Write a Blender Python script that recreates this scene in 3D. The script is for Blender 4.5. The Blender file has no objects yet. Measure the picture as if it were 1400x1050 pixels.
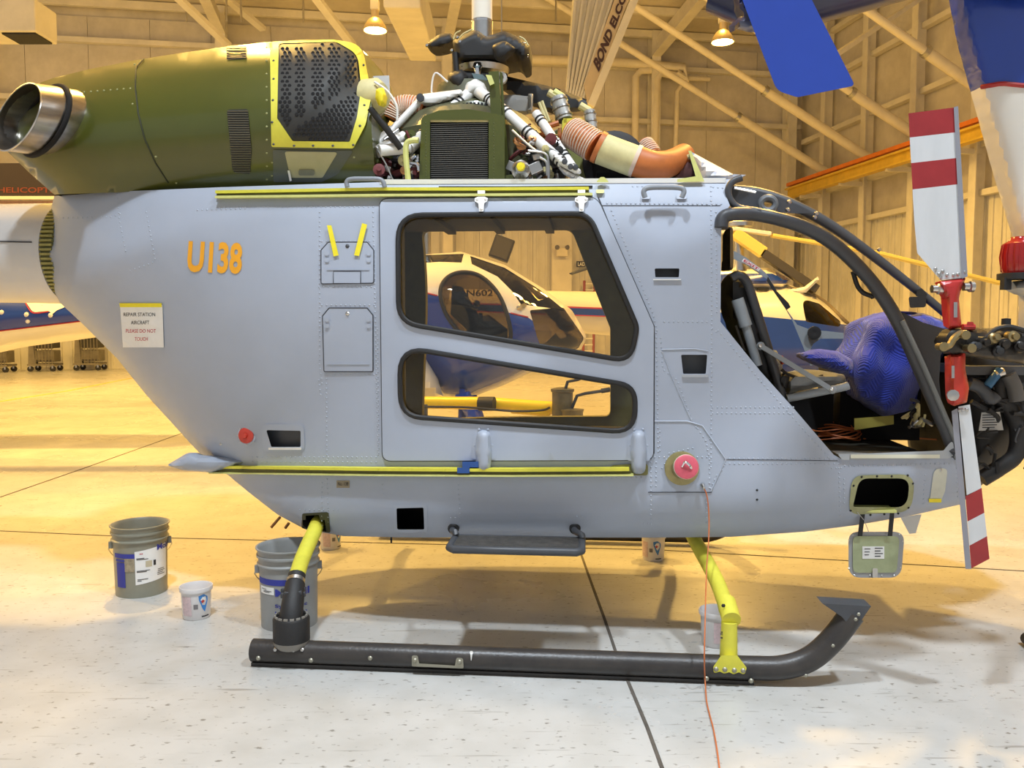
import bpy, bmesh, math, random
from mathutils import Vector, Matrix
from mathutils.geometry import delaunay_2d_cdt
from mathutils.bvhtree import BVHTree
random.seed(7)
SC = bpy.context.scene
COL = SC.collection
PI = math.pi
# ---------------------------------------------------------------- camera
FPX, CX, CY = 1150.0, 700.0, 525.0          # focal length and centre in pixels of the 1400 x 1050 frame
CAM = Vector((0, 0, 1.5))
PITCH = math.atan(80 / FPX)
cd = bpy.data.cameras.new('camera'); cam = bpy.data.objects.new('camera', cd); COL.objects.link(cam)
cam.location = CAM; cam.rotation_euler = (PI / 2 - PITCH, 0, 0)
cd.sensor_width = 36; cd.lens = FPX / 1400 * 36; cd.clip_start = .05; cd.clip_end = 200
SC.camera = cam
# ---------------------------------------------------------------- light and exposure
SC.view_settings.view_transform = 'Standard'; SC.view_settings.look = 'None'
SC.view_settings.exposure = 0.0; SC.view_settings.gamma = 1; SC.view_settings.use_curve_mapping = False
wd = bpy.data.worlds.new('world'); SC.world = wd; wd.use_nodes = True
bg = wd.node_tree.nodes['Background']; bg.inputs[0].default_value = (.90, .95, 1.0, 1); bg.inputs[1].default_value = .50
HPS = (1.0, .60, .14)
WHITE = (.80, .90, 1.0)
HPS_POWER = 3900
WHITE_POWER = 300
def area(name, loc, size, power, color, spread=PI, rot=(0, 0, 0)):
    l = bpy.data.lights.new(name, 'AREA'); l.shape = 'DISK'; l.size = size; l.energy = power; l.color = color; l.spread = spread
    o = bpy.data.objects.new(name, l); COL.objects.link(o); o.location = loc; o.rotation_euler = rot
    return o
for wx in (-1.0, 3.2):                 # white high-bay lamps over the apron the camera stands on
    area('white_high_bay', (wx, .9, 8.6), .5, WHITE_POWER, WHITE, math.radians(116))
# ---------------------------------------------------------------- frames: pixel -> ray -> point
CR = cam.rotation_euler.to_matrix()
def ray(px, py): return CR @ Vector(((px - CX) / FPX, -(py - CY) / FPX, -1.0))
class Fr:
    def __init__(s, M): s.M = M; s.Mi = M.inverted(); s.o = s.Mi @ CAM; s.R = s.Mi.to_3x3()
    def on(s, px, py, ax, val):
        d = s.R @ ray(px, py); return s.o + d * ((val - s.o[ax]) / d[ax])
    def y(s, px, py, v): return s.on(px, py, 1, v)
    def z(s, px, py, v): return s.on(px, py, 2, v)
    def pix(s, p):
        q = CR.inverted() @ (s.M @ Vector(p) - CAM); return (CX + FPX * q.x / -q.z, CY - FPX * q.y / -q.z)
W = Fr(Matrix.Identity(4))
YAW = math.radians(5.2)
HM = Matrix.Translation((.07, 4.66, 0)) @ Matrix.Rotation(-YAW, 4, 'Z')
H = Fr(HM)                                   # the grey helicopter: x forward, y away from the camera, z up
RYAW = math.radians(9)
RM = Matrix.Rotation(RYAW, 4, 'Z')
R = Fr(RM)                                   # the hangar: x along the back wall, y into the hangar
# ---------------------------------------------------------------- materials
MATS = {}
def mat(name, col, rough=.5, metal=0, var=.0, scale=6, bump=0, bscale=60, emit=None, coat=0, col2=None, stretch=None, spec=.5):
    if name in MATS: return MATS[name]
    m = bpy.data.materials.new(name); m.use_nodes = True; N = m.node_tree.nodes; L = m.node_tree.links
    b = N['Principled BSDF']; b.inputs['Base Color'].default_value = (*col, 1); b.inputs['Roughness'].default_value = rough
    b.inputs['Metallic'].default_value = metal; b.inputs['Coat Weight'].default_value = coat; b.inputs['Specular IOR Level'].default_value = spec
    if emit: b.inputs['Emission Color'].default_value = (*emit[0], 1); b.inputs['Emission Strength'].default_value = emit[1]
    if var or bump:
        t = N.new('ShaderNodeTexCoord'); mp = N.new('ShaderNodeMapping'); L.new(t.outputs['Object'], mp.inputs[0])
        if stretch: mp.inputs['Scale'].default_value = stretch
    if var:
        n = N.new('ShaderNodeTexNoise'); n.inputs['Scale'].default_value = scale; n.inputs['Detail'].default_value = 6; n.inputs['Roughness'].default_value = .65
        L.new(mp.outputs[0], n.inputs['Vector'])
        r = N.new('ShaderNodeValToRGB'); c2 = col2 or tuple(c * (1 - var) for c in col); c1 = tuple(min(1, c * (1 + var * .5)) for c in col)
        r.color_ramp.elements[0].position = .32; r.color_ramp.elements[1].position = .68
        r.color_ramp.elements[0].color = (*c2, 1); r.color_ramp.elements[1].color = (*c1, 1)
        L.new(n.outputs['Fac'], r.inputs[0]); L.new(r.outputs[0], b.inputs['Base Color'])
    if bump:
        n2 = N.new('ShaderNodeTexNoise'); n2.inputs['Scale'].default_value = bscale; L.new(mp.outputs[0], n2.inputs['Vector'])
        bp = N.new('ShaderNodeBump'); bp.inputs['Strength'].default_value = bump; bp.inputs['Distance'].default_value = .01
        L.new(n2.outputs['Fac'], bp.inputs['Height']); L.new(bp.outputs[0], b.inputs['Normal'])
    MATS[name] = m; return m
def glass(name, tint=(1, 1, 1), refl=.10, dark=1.0):
    m = bpy.data.materials.new(name); m.use_nodes = True; N = m.node_tree.nodes; L = m.node_tree.links
    N.remove(N['Principled BSDF']); o = N['Material Output']
    t = N.new('ShaderNodeBsdfTransparent'); t.inputs[0].default_value = (*[c * dark for c in tint], 1)
    g = N.new('ShaderNodeBsdfGlossy'); g.inputs['Roughness'].default_value = .03; x = N.new('ShaderNodeMixShader')
    f = N.new('ShaderNodeFresnel'); f.inputs[0].default_value = 1.45
    L.new(f.outputs[0], x.inputs[0]); L.new(t.outputs[0], x.inputs[1]); L.new(g.outputs[0], x.inputs[2]); L.new(x.outputs[0], o.inputs[0])
    MATS[name] = m; return m
GREY = mat('grey_paint', (.39, .43, .515), .42, var=.06, scale=1.6, bump=.03, bscale=9, spec=.4)
GREYB = mat('grey_trim_paint', (.39, .43, .51), .4)
OLIVE = mat('olive_primer', (.16, .15, .045), .55, var=.25, scale=5)
GREEN = mat('green_paint', (.070, .078, .009), .34, var=.10, scale=2.2, bump=.02, bscale=12, coat=.35)
DKGREEN = mat('dark_green_paint', (.07, .085, .018), .45, var=.12, scale=8)
YEL = mat('yellow_primer', (.70, .64, .06), .5, var=.10, scale=14)
YELP = mat('pale_yellow_primer', (.66, .66, .22), .5, var=.12, scale=12)
TAPE = mat('yellow_tape', (.86, .72, .02), .6, var=.06, scale=30)
BLACK = mat('black_plastic', (.014, .013, .013), .62, var=.2, scale=20)
RUBBER = mat('black_rubber', (.015, .014, .014), .6, var=.2, scale=25, bump=.1, bscale=120)
DARKGREY = mat('dark_grey_composite', (.055, .058, .066), .45, var=.12, scale=10)
SKID = mat('worn_black_skid_paint', (.022, .019, .018), .38, var=.5, scale=9, col2=(.05, .042, .036), bump=.1, bscale=70)
STEEL = mat('steel', (.55, .54, .52), .28, 1.0, var=.1, scale=20)
EXH = mat('exhaust_steel', (.50, .46, .41), .26, 1.0, var=.35, scale=5, stretch=(1, 1, 6))
CHROME = mat('chrome', (.75, .75, .76), .12, 1.0)
WHITEP = mat('white_paint', (.78, .76, .72), .35, var=.05, scale=5)
CREAM = mat('cream_sleeve', (.66, .58, .28), .6, var=.12, scale=16)
ORANGEH = mat('orange_silicone', (.55, .16, .035), .5, var=.15, scale=14)
BROWNH = mat('brown_cloth', (.12, .045, .04), .8, var=.3, scale=20)
RED = mat('red_paint', (.42, .025, .022), .35, var=.12, scale=10)
REDB = mat('red_cap_plastic', (.55, .05, .03), .4, var=.1, scale=20)
PINK = mat('pink_red_cap', (.62, .10, .14), .4, var=.15, scale=30)
PAPER = mat('white_paper', (.84, .83, .80), .7, var=.03, scale=20)
INK = mat('black_ink', (.02, .02, .025), .7)
INKRED = mat('red_ink', (.55, .05, .08), .7)
INKBLUE = mat('blue_ink', (.03, .04, .30), .6)
ORANGET = mat('orange_marking', (.90, .40, .02), .5)
BLUEH = mat('blue_gloss_paint', (.014, .050, .34), .25, var=.08, scale=2, coat=.5)
WHITEH = mat('white_gloss_paint', (.78, .74, .66), .28, var=.04, scale=2, coat=.4)
REDL = mat('red_pinstripe', (.45, .03, .05), .4)
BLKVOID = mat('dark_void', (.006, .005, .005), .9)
COPPER = mat('copper_pipe', (.45, .22, .10), .35, 1.0, var=.2, scale=20)
MAROON = mat('maroon_loom', (.16, .03, .03), .6, var=.3, scale=30)
GLASS = glass('clear_window', (1, .98, .93), dark=.93)
TINT = glass('tinted_window', (.55, .50, .42), dark=.75)
# ---------------------------------------------------------------- mesh builder
def cat_rom(pts, n=6, closed=False):
    P = [Vector(p) for p in pts]; out = []; m = len(P)
    rng = range(m) if closed else range(m - 1)
    for i in rng:
        a, b, c, d = (P[(i - 1) % m] if closed or i > 0 else P[i] * 2 - P[i + 1], P[i], P[(i + 1) % m],
                      P[(i + 2) % m] if closed or i + 2 < m else P[(i + 1) % m] * 2 - P[i])
        for k in range(n):
            t = k / n
            out.append(.5 * ((2 * b) + (c - a) * t + (2 * a - 5 * b + 4 * c - d) * t * t + (3 * b - a - 3 * c + d) * t ** 3))
    if not closed: out.append(P[-1])
    return out
def basis(d):
    d = Vector(d).normalized(); u = d.cross(Vector((0, 0, 1)))
    if u.length < 1e-3: u = d.cross(Vector((0, 1, 0)))
    u.normalize(); return u, d.cross(u).normalized(), d
class MB:
    def __init__(s): s.V = []; s.F = []; s.MI = []
    def add(s, V, F, mi=0):
        k = len(s.V); s.V += [Vector(v) for v in V]; s.F += [tuple(i + k for i in f) for f in F]
        s.MI += (mi if isinstance(mi, list) else [mi] * len(F)); return s
    def tube(s, pts, r, seg=10, closed=False, caps=True, mi=0, smooth=0):
        P = [Vector(p) for p in pts]
        if smooth: P = cat_rom(P, smooth, closed)
        n = len(P); rr = r if isinstance(r, (list, tuple)) else None; V = []; u = None
        for i in range(n):
            t = (P[(i + 1) % n] - P[i - 1]) if closed or 0 < i < n - 1 else (P[1] - P[0] if i == 0 else P[-1] - P[-2])
            t.normalize()
            if u is None: u = basis(t)[0]
            u = (u - t * u.dot(t)).normalized(); v = t.cross(u)
            q = rr[0] + (rr[-1] - rr[0]) * i / (n - 1) if rr and len(rr) == 2 else (rr[min(int(i * len(rr) / n), len(rr) - 1)] if rr else r)
            V += [P[i] + (u * math.cos(2 * PI * k / seg) + v * math.sin(2 * PI * k / seg)) * q for k in range(seg)]
        F = []
        for i in range(n if closed else n - 1):
            a, b = i * seg, ((i + 1) % n) * seg
            F += [(a + k, a + (k + 1) % seg, b + (k + 1) % seg, b + k) for k in range(seg)]
        if caps and not closed: F += [tuple(range(seg))[::-1], tuple(range((n - 1) * seg, n * seg))]
        return s.add(V, F, mi)
    def box(s, c, size, M=None, mi=0):
        c = Vector(c); M = M or Matrix.Identity(3); h = [x / 2 for x in size]
        V = [c + M @ Vector((sx * h[0], sy * h[1], sz * h[2])) for sx in (-1, 1) for sy in (-1, 1) for sz in (-1, 1)]
        return s.add(V, [(0, 1, 3, 2), (4, 6, 7, 5), (0, 4, 5, 1), (2, 3, 7, 6), (0, 2, 6, 4), (1, 5, 7, 3)], mi)
    def bar(s, a, b, w, h, up=(0, 0, 1), mi=0):
        a, b = Vector(a), Vector(b); d = (b - a); l = d.length; d.normalize(); u = d.cross(Vector(up))
        if u.length < 1e-4: u = d.cross(Vector((0, 1, 0)))
        u.normalize(); v = u.cross(d)
        return s.box((a + b) / 2, (l, w, h), Matrix((d, u, v)).transposed(), mi)
    def lathe(s, base, axis, prof, seg=24, mi=0):
        u, v, d = basis(axis); base = Vector(base); V = []; n = len(prof)
        for (r, h) in prof:
            V += [base + d * h + (u * math.cos(2 * PI * k / seg) + v * math.sin(2 * PI * k / seg)) * r for k in range(seg)]
        F = []
        for i in range(n - 1):
            F += [(i * seg + k, i * seg + (k + 1) % seg, (i + 1) * seg + (k + 1) % seg, (i + 1) * seg + k) for k in range(seg)]
        if prof[0][0] > 1e-4 and not getattr(s, 'open', 0): F.append(tuple(range(seg))[::-1])
        if prof[-1][0] > 1e-4 and not getattr(s, 'open', 0): F.append(tuple(range((n - 1) * seg, n * seg)))
        return s.add(V, F, mi)
    def ball(s, c, r, seg=10, sc=(1, 1, 1), mi=0):
        c = Vector(c); V = []; F = []; rings = max(4, seg // 2)
        for i in range(rings + 1):
            a = PI * i / rings
            V += [c + Vector((r * sc[0] * math.sin(a) * math.cos(2 * PI * k / seg), r * sc[1] * math.sin(a) * math.sin(2 * PI * k / seg), r * sc[2] * math.cos(a))) for k in range(seg)]
        for i in range(rings): F += [(i * seg + k, (i + 1) * seg + k, (i + 1) * seg + (k + 1) % seg, i * seg + (k + 1) % seg) for k in range(seg)]
        return s.add(V, F, mi)
    def build(s, name, mats, parent=None, smooth=True, bevel=0, angle=40):
        me = bpy.data.meshes.new(name); me.from_pydata([tuple(v) for v in s.V], [], s.F)
        for m in (mats if isinstance(mats, (list, tuple)) else [mats]): me.materials.append(m)
        if len(me.polygons) == len(s.MI): me.polygons.foreach_set('material_index', s.MI)
        b = bmesh.new(); b.from_mesh(me); bmesh.ops.remove_doubles(b, verts=b.verts, dist=1e-5); bmesh.ops.recalc_face_normals(b, faces=b.faces)
        if smooth:
            for e in b.edges:
                if len(e.link_faces) == 2 and e.calc_face_angle(0) > math.radians(angle): e.smooth = False
            for f in b.faces: f.smooth = True
        b.to_mesh(me); b.free()
        o = bpy.data.objects.new(name, me); COL.objects.link(o)
        if parent: o.parent = parent
        if bevel:
            q = o.modifiers.new('bevel', 'BEVEL'); q.width = bevel; q.segments = 2; q.limit_method = 'ANGLE'
        return o
def tag(o, label, cat, group=None, kind=None):
    if label: o['label'] = label
    if cat: o['category'] = cat
    if group: o['group'] = group
    if kind: o['kind'] = kind
    return o
def stuff(o): o['kind'] = 'stuff'; return o
def lab(o, l): o['label'] = l; return o
def empty(name, M=None, label=None, cat=None, group=None, kind=None):
    o = bpy.data.objects.new(name, None); COL.objects.link(o); o.empty_display_size = .1
    if M is not None: o.matrix_world = M
    return tag(o, label, cat, group, kind)
# ---------------------------------------------------------------- 2D outlines in pixels
def rnd(corners, n=6):
    """corners (x, y, radius) -> rounded outline"""
    out = []; m = len(corners)
    for i in range(m):
        x, y, r = corners[i]; p = Vector((x, y)); a = Vector(corners[i - 1][:2]); b = Vector(corners[(i + 1) % m][:2])
        if r <= 0: out.append((x, y)); continue
        u = (a - p).normalized(); v = (b - p).normalized(); ang = u.angle(v); t = min(r / math.tan(ang / 2), (a - p).length * .49, (b - p).length * .49)
        p0, p1 = p + u * t, p + v * t
        for k in range(n + 1):
            s = k / n; q = p0 * (1 - s) ** 2 + p * 2 * s * (1 - s) + p1 * s * s; out.append((q.x, q.y))
    return out
def smo(pts, n=5): return [(p.x, p.y) for p in cat_rom([Vector((x, y)) for x, y in pts], n, True)]
def ell(cx, cy, rx, ry, n=20, rot=0):
    c, s = math.cos(rot), math.sin(rot); out = []
    for k in range(n):
        a = 2 * PI * k / n; x, y = rx * math.cos(a), ry * math.sin(a); out.append((cx + x * c - y * s, cy + x * s + y * c))
    return out
def dens(poly, step, closed=True):
    out = []; m = len(poly)
    for i in range(m if closed else m - 1):
        a, b = poly[i], poly[(i + 1) % m]; d = math.dist(a, b); k = max(1, int(d / step))
        out += [(a[0] + (b[0] - a[0]) * j / k, a[1] + (b[1] - a[1]) * j / k) for j in range(k)]
    if not closed: out.append(tuple(poly[-1]))
    return out
def inside(p, poly):
    x, y = p; c = False; j = len(poly) - 1
    for i in range(len(poly)):
        xi, yi = poly[i]; xj, yj = poly[j]
        if (yi > y) != (yj > y) and x < (xj - xi) * (y - yi) / (yj - yi) + xi: c = not c
        j = i
    return c
def dpoly(p, line):
    best = 1e9; x, y = p
    for i in range(len(line) - 1):
        ax, ay = line[i]; bx, by = line[i + 1]; dx, dy = bx - ax, by - ay
        t = max(0, min(1, ((x - ax) * dx + (y - ay) * dy) / (dx * dx + dy * dy + 1e-9)))
        best = min(best, math.hypot(x - ax - t * dx, y - ay - t * dy))
    return best
def cdt(outline, holes=(), step=20, bstep=None, extra=()):
    """triangulate a pixel outline with holes and a grid inside -> points, triangles, index ranges of the loops"""
    bstep = bstep or step; P = []; E = []
    loops = []
    for lp in [outline] + list(holes):
        q = dens(lp, bstep); k = len(P); P += q; E += [(k + i, k + (i + 1) % len(q)) for i in range(len(q))]; loops.append(q)
    for ln in extra:
        q = dens(ln, bstep, False); k = len(P); P += q; E += [(k + i, k + i + 1) for i in range(len(q) - 1)]
    xs = [p[0] for p in loops[0]]; ys = [p[1] for p in loops[0]]; nb = len(P)
    allseg = [q + [q[0]] for q in loops]
    y = min(ys) + step * .5
    while y < max(ys):
        x = min(xs) + step * .5
        while x < max(xs):
            p = (x, y)
            if inside(p, loops[0]) and not any(inside(p, h) for h in loops[1:]) and min(dpoly(p, q) for q in allseg) > step * .4: P.append(p)
            x += step
        y += step
    r = delaunay_2d_cdt([Vector(p) for p in P], E, [], 0, 1e-4)
    V2 = [(v.x, v.y) for v in r[0]]; T = []
    for f in r[2]:
        c = (sum(V2[i][0] for i in f) / 3, sum(V2[i][1] for i in f) / 3)
        if inside(c, loops[0]) and not any(inside(c, h) for h in loops[1:]): T.append(tuple(f))
    return V2, T
def bedges(T):
    cnt = {}
    for f in T:
        for a, b in ((f[0], f[1]), (f[1], f[2]), (f[2], f[0])):
            k = (min(a, b), max(a, b)); cnt[k] = None if k in cnt else (a, b)
    return [v for v in cnt.values() if v]
def patch(mb, outline, proj, off=.004, thick=.004, holes=(), step=14, bstep=None, mi=0, extra=(), mifun=None):
    """a sheet with thickness that follows proj(px, py, off)"""
    V2, T = cdt(outline, holes, step, bstep, extra); n = len(V2)
    V = [proj(x, y, off) for x, y in V2] + [proj(x, y, off - thick) for x, y in V2]
    F = list(T) + [tuple(i + n for i in f[::-1]) for f in T] + [(b, a, a + n, b + n) for a, b in bedges(T)]
    if mifun:
        m = [mifun(sum(V2[i][0] for i in f) / 3, sum(V2[i][1] for i in f) / 3) for f in T]
        mi = m + m + [mi if isinstance(mi, int) else 0] * (len(F) - 2 * len(T))
    mb.add(V, F, mi); return mb
def flat(fr, y): return lambda px, py, off: fr.y(px, py, y - off)
def puff(mb, outline, fr, y0, t, Rp, step=14, mifun=None, base=0.0, extra=(), holes=(), pw=.5, wob=None):
    """a closed rounded body from its outline: depth grows away from the outline over Rp pixels"""
    ol = dens(outline, step); seg = ol + [ol[0]]
    def f(px, py):
        q = 1 - min(dpoly((px, py), seg) / Rp, 1); v = base + (1 - base) * max(0, 1 - q * q) ** pw
        return v + (wob(px, py) if wob else 0)
    proj = lambda px, py, off: fr.y(px, py, y0 - t * f(px, py) - off)
    V2, T = cdt(outline, holes, step, None, extra); n = len(V2)
    A = [proj(x, y, 0) for x, y in V2]; B = [Vector((a.x, 2 * y0 - a.y, a.z)) for a in A]
    F = list(T) + [tuple(i + n for i in g[::-1]) for g in T] + [(b, a, a + n, b + n) for a, b in bedges(T)]
    mi = 0
    if mifun:
        m = [mifun(sum(V2[i][0] for i in g) / 3, sum(V2[i][1] for i in g) / 3) for g in T]; mi = m + m + [mifun((V2[a][0] + V2[b][0]) / 2, (V2[a][1] + V2[b][1]) / 2) for a, b in bedges(T)]
    mb.add(A + B, F, mi); return proj
_TX = {}
def text2d(s, bold=0.0):
    """flat lettering as 2D points and faces, height of a capital = 1"""
    if (s, bold) in _TX: return _TX[(s, bold)]
    c = bpy.data.curves.new('lettering', 'FONT'); c.body = s; c.size = 1; c.offset = bold; c.resolution_u = 3
    o = bpy.data.objects.new('lettering', c); COL.objects.link(o); bpy.context.view_layer.update()
    me = bpy.data.meshes.new_from_object(o.evaluated_get(bpy.context.evaluated_depsgraph_get()))
    V = [(v.co.x, v.co.y) for v in me.vertices]; F = [tuple(p.vertices) for p in me.polygons]
    bpy.data.objects.remove(o); bpy.data.curves.remove(c); bpy.data.meshes.remove(me)
    x0 = min(v[0] for v in V); x1 = max(v[0] for v in V); y0 = min(v[1] for v in V); y1 = max(v[1] for v in V)
    V = [((v[0] - x0) / (x1 - x0), (v[1] - y0) / (y1 - y0)) for v in V]
    _TX[(s, bold)] = (V, F); return V, F
def write(mb, s, quad, proj, off=.003, bold=0.0, mi=0):
    """lettering fitted into a pixel quad (bottom-left, bottom-right, top-right, top-left) on a surface"""
    V, F = text2d(s, bold); q = [Vector(p) for p in quad]; P = []
    for x, y in V:
        p = (q[0] * (1 - x) + q[1] * x) * (1 - y) + (q[3] * (1 - x) + q[2] * x) * y; P.append(proj(p.x, p.y, off))
    mb.add(P, F, mi); return mb
def rq(x0, y0, x1, y1): return [(x0, y1), (x1, y1), (x1, y0), (x0, y0)]
def rect(x0, y0, x1, y1): return [(x0, y0), (x1, y0), (x1, y1), (x0, y1)]
def dome(mb, p, n, r, h=.5, seg=6, mi=0):
    u, v, d = basis(n); V = [p + (u * math.cos(2 * PI * k / seg) + v * math.sin(2 * PI * k / seg)) * r for k in range(seg)]
    V += [p + d * r * h * .8 + (u * math.cos(2 * PI * k / seg) + v * math.sin(2 * PI * k / seg)) * r * .6 for k in range(seg)] + [p + d * r * h]
    F = [(k, (k + 1) % seg, seg + (k + 1) % seg, seg + k) for k in range(seg)] + [(seg + k, seg + (k + 1) % seg, 2 * seg) for k in range(seg)]
    mb.add(V, F, mi)
# ================================================================ the hangar
floor_m = bpy.data.materials.new('sealed_concrete'); floor_m.use_nodes = True
def _floor():
    N = floor_m.node_tree.nodes; L = floor_m.node_tree.links; b = N['Principled BSDF']
    t = N.new('ShaderNodeTexCoord')
    def noise(sc, det, st=None):
        mp = N.new('ShaderNodeMapping'); L.new(t.outputs['Object'], mp.inputs[0])
        if st: mp.inputs['Scale'].default_value = st
        n = N.new('ShaderNodeTexNoise'); n.inputs['Scale'].default_value = sc; n.inputs['Detail'].default_value = det; L.new(mp.outputs[0], n.inputs['Vector']); return n
    def ramp(n, p0, p1, c0, c1):
        r = N.new('ShaderNodeValToRGB'); r.color_ramp.elements[0].position = p0; r.color_ramp.elements[1].position = p1
        r.color_ramp.elements[0].color = (*c0, 1); r.color_ramp.elements[1].color = (*c1, 1); L.new(n.outputs['Fac'], r.inputs[0]); return r
    def mul(a, b2, f=1.0):
        m = N.new('ShaderNodeMix'); m.data_type = 'RGBA'; m.blend_type = 'MULTIPLY'; m.inputs[0].default_value = f
        L.new(a.outputs[0] if a.type != 'MIX' else a.outputs[2], m.inputs[6]); L.new(b2.outputs[0], m.inputs[7]); return m
    base = ramp(noise(.55, 6), .3, .7, (.46, .45, .425), (.56, .55, .525))
    fine = ramp(noise(5, 8), .25, .6, (.86, .85, .83), (1, 1, 1))
    spots = ramp(noise(26, 4, (1, 1.8, 1)), .31, .375, (.30, .27, .23), (1, 1, 1))
    scuff = ramp(noise(6, 6, (.5, 6, 1)), .29, .36, (.5, .47, .43), (1, 1, 1))
    m1 = mul(base, fine, .9); m2 = mul(m1, spots, .75); m3 = mul(m2, scuff, .7)
    L.new(m3.outputs[2], b.inputs['Base Color'])
    rr = ramp(noise(1.2, 5), .3, .7, (.22,) * 3, (.42,) * 3); L.new(rr.outputs[0], b.inputs['Roughness'])
    bp = N.new('ShaderNodeBump'); bp.inputs['Strength'].default_value = .05; bp.inputs['Distance'].default_value = .02
    L.new(noise(9, 5).outputs['Fac'], bp.inputs['Height']); L.new(bp.outputs[0], b.inputs['Normal'])
_floor()
WALLP = mat('tan_wall_sheet', (.70, .67, .60), .6, var=.22, scale=.9, stretch=(1, 1, .5))
WALLI = mat('tan_insulation_facing', (.66, .61, .53), .75, var=.22, scale=.7)
BEAM = mat('tan_beam_paint', (.76, .71, .60), .5, var=.12, scale=1.5)
ROOF = mat('roof_facing', (.62, .56, .46), .7, var=.2, scale=.5)
PIPEP = mat('pale_pipe_paint', (.80, .72, .55), .45, var=.1, scale=2)
ORBEAM = mat('orange_runway_paint', (.75, .20, .02), .5, var=.15, scale=3)
YBEAM = mat('yellow_runway_paint', (.72, .47, .05), .5, var=.15, scale=3)
BW, RW, ZE = 31.0, 16.2, 12.3                # back wall, right wall, eave
fl = MB(); fl.add([R.M @ Vector(p) for p in ((-30, -8, 0), (RW + .3, -8, 0), (RW + .3, BW + .3, 0), (-30, BW + .3, 0))], [(0, 1, 2, 3)])
floor = tag(fl.build('floor', floor_m, smooth=False), 'pale sealed concrete hangar floor with scuffs', 'floor', kind='structure')
def fstrip(pts, w, name, m, h=.003):
    b = MB(); P = [W.z(*p, 0) for p in pts]
    for i in range(len(P) - 1):
        a, c = P[i], P[i + 1]; b.bar(a + Vector((0, 0, h / 2)), c + Vector((0, 0, h / 2)), w, h)
    return b.build(name, m, floor, smooth=False)
JOINT = mat('dark_joint_filler', (.10, .085, .07), .8, var=.3, scale=10)
fstrip([(790, 745), (803, 782), (825, 842), (842, 892), (862, 940), (885, 995), (905, 1050), (930, 1120)], .014, 'floor_joint', JOINT)
fstrip([(0, 680), (110, 642), (250, 592), (330, 563)], .016, 'floor_joint', JOINT)
fstrip([(0, 726), (200, 735), (500, 742), (900, 752), (1180, 768), (1400, 781)], .010, 'floor_joint', JOINT)
fstrip([(-60, 556), (0, 549), (90, 535), (180, 517), (300, 500)], .09, 'floor_line', mat('yellow_floor_paint', (.75, .50, .05), .5, var=.2, scale=4))
# ---- back wall
wall_back = MB().box((-6.75, BW + .25, ZE / 2 + .3), (46.5, .3, ZE + .6)).build('wall_back', WALLI, smooth=False); wall_back.matrix_world = RM
tag(wall_back, 'tan back wall of the hangar with ribbed sheets and girts', 'wall', kind='structure')
def panel_mesh(w, h, m):
    b = MB(); b.box((0, 0, h / 2), (w - .012, .05, h))
    for k in range(3): b.box(((k - 1) * w / 3, -.04, h / 2), (.07, .05, h))
    o = b.build('wall_panel', m, smooth=False); me = o.data; bpy.data.objects.remove(o); return me
pm = panel_mesh(1.0, 6.1, WALLP)
for i in range(45):
    o = bpy.data.objects.new('wall_panel', pm); COL.objects.link(o); o.parent = wall_back; o.location = (-28.8 + i, BW + .07, 0)
pm2 = MB().box((0, 0, 0), (1.985, .05, 2.8)).build('x', WALLI, smooth=False).data
bpy.data.objects.remove(bpy.data.objects['x'])
pm2.name = 'insulation_panel'
for r_ in range(2):
    for i in range(23):
        o = bpy.data.objects.new('insulation_panel', pm2); COL.objects.link(o); o.parent = wall_back; o.location = (-28.6 + 2 * i, BW + .07, 7.5 + 3.0 * r_)
def wpart(name, m, parent, f, **k):
    b = MB(); f(b); return b.build(name, m, parent, **k)
for z in (6.2, 9.05, 11.0):
    wpart('girt', BEAM, wall_back, lambda b: (b.box((-6.6, BW - .1, z), (45.4, .22, .05)), b.box((-6.6, BW - .2, z + .06), (45.4, .03, .16))), smooth=False)
for x in (-28.4, -20.7, -12.9, -5.2, 2.5, 10.2, 15.6):
    wpart('column', BEAM, wall_back, lambda b: (b.box((x, BW - .55, ZE / 2), (.34, .035, ZE)), b.box((x, BW - .3, ZE / 2), (.03, .5, ZE)), b.box((x, BW - .06, ZE / 2), (.34, .035, ZE))), smooth=False)
# pipes on the back wall
def wpx(px, py, d=.35): return R.on(px, py, 1, BW - d)
for i, (pts, r) in enumerate([([(690, 80), (840, 85), (935, 92), (938, 108), (925, 100)], .16), ([(868, 260), (869, 105), (876, 97), (890, 96)], .13), ([(894, 260), (898, 110), (904, 100), (935, 105)], .14),
                              ([(922, 250), (926, 125), (940, 107), (970, 108)], .09)]):
    wpart('wall_pipe', PIPEP, wall_back, lambda b: b.tube([wpx(*p, .5) for p in pts], r, 10))
# ---- right wall
wall_right = MB().box((RW + .25, 11.5, ZE / 2 + .8), (.3, 39.5, ZE + 1.6)).build('wall_right', WALLI, smooth=False); wall_right.matrix_world = RM
tag(wall_right, 'tan side wall of the hangar with posts and runway beam', 'wall', kind='structure')
for i in range(17):
    o = bpy.data.objects.new('wall_panel', pm); COL.objects.link(o); o.parent = wall_right; o.location = (RW + .05, BW - .6 - i, 0); o.rotation_euler = (0, 0, -PI / 2); o.scale = (1, 1, .83)
for z in (5.0, 6.3, 8.4, 10.3, 11.9):
    wpart('girt', BEAM, wall_right, lambda b: (b.box((RW - .1, 11.5, z), (.22, 38, .05)), b.box((RW - .2, 11.5, z + .06), (.03, 38, .16))), smooth=False)
for k, y in enumerate((28.6, 26.0, 23.4, 20.7, 18.1)):
    wpart('wall_post', BEAM, wall_right, lambda b: (b.box((RW - .4, y, ZE / 2 + .4), (.035, .28, ZE + .8)), b.box((RW - .22, y, ZE / 2 + .4), (.36, .03, ZE + .8))), smooth=False)
zr = 6.55; xr = RW - 1.2
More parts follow.
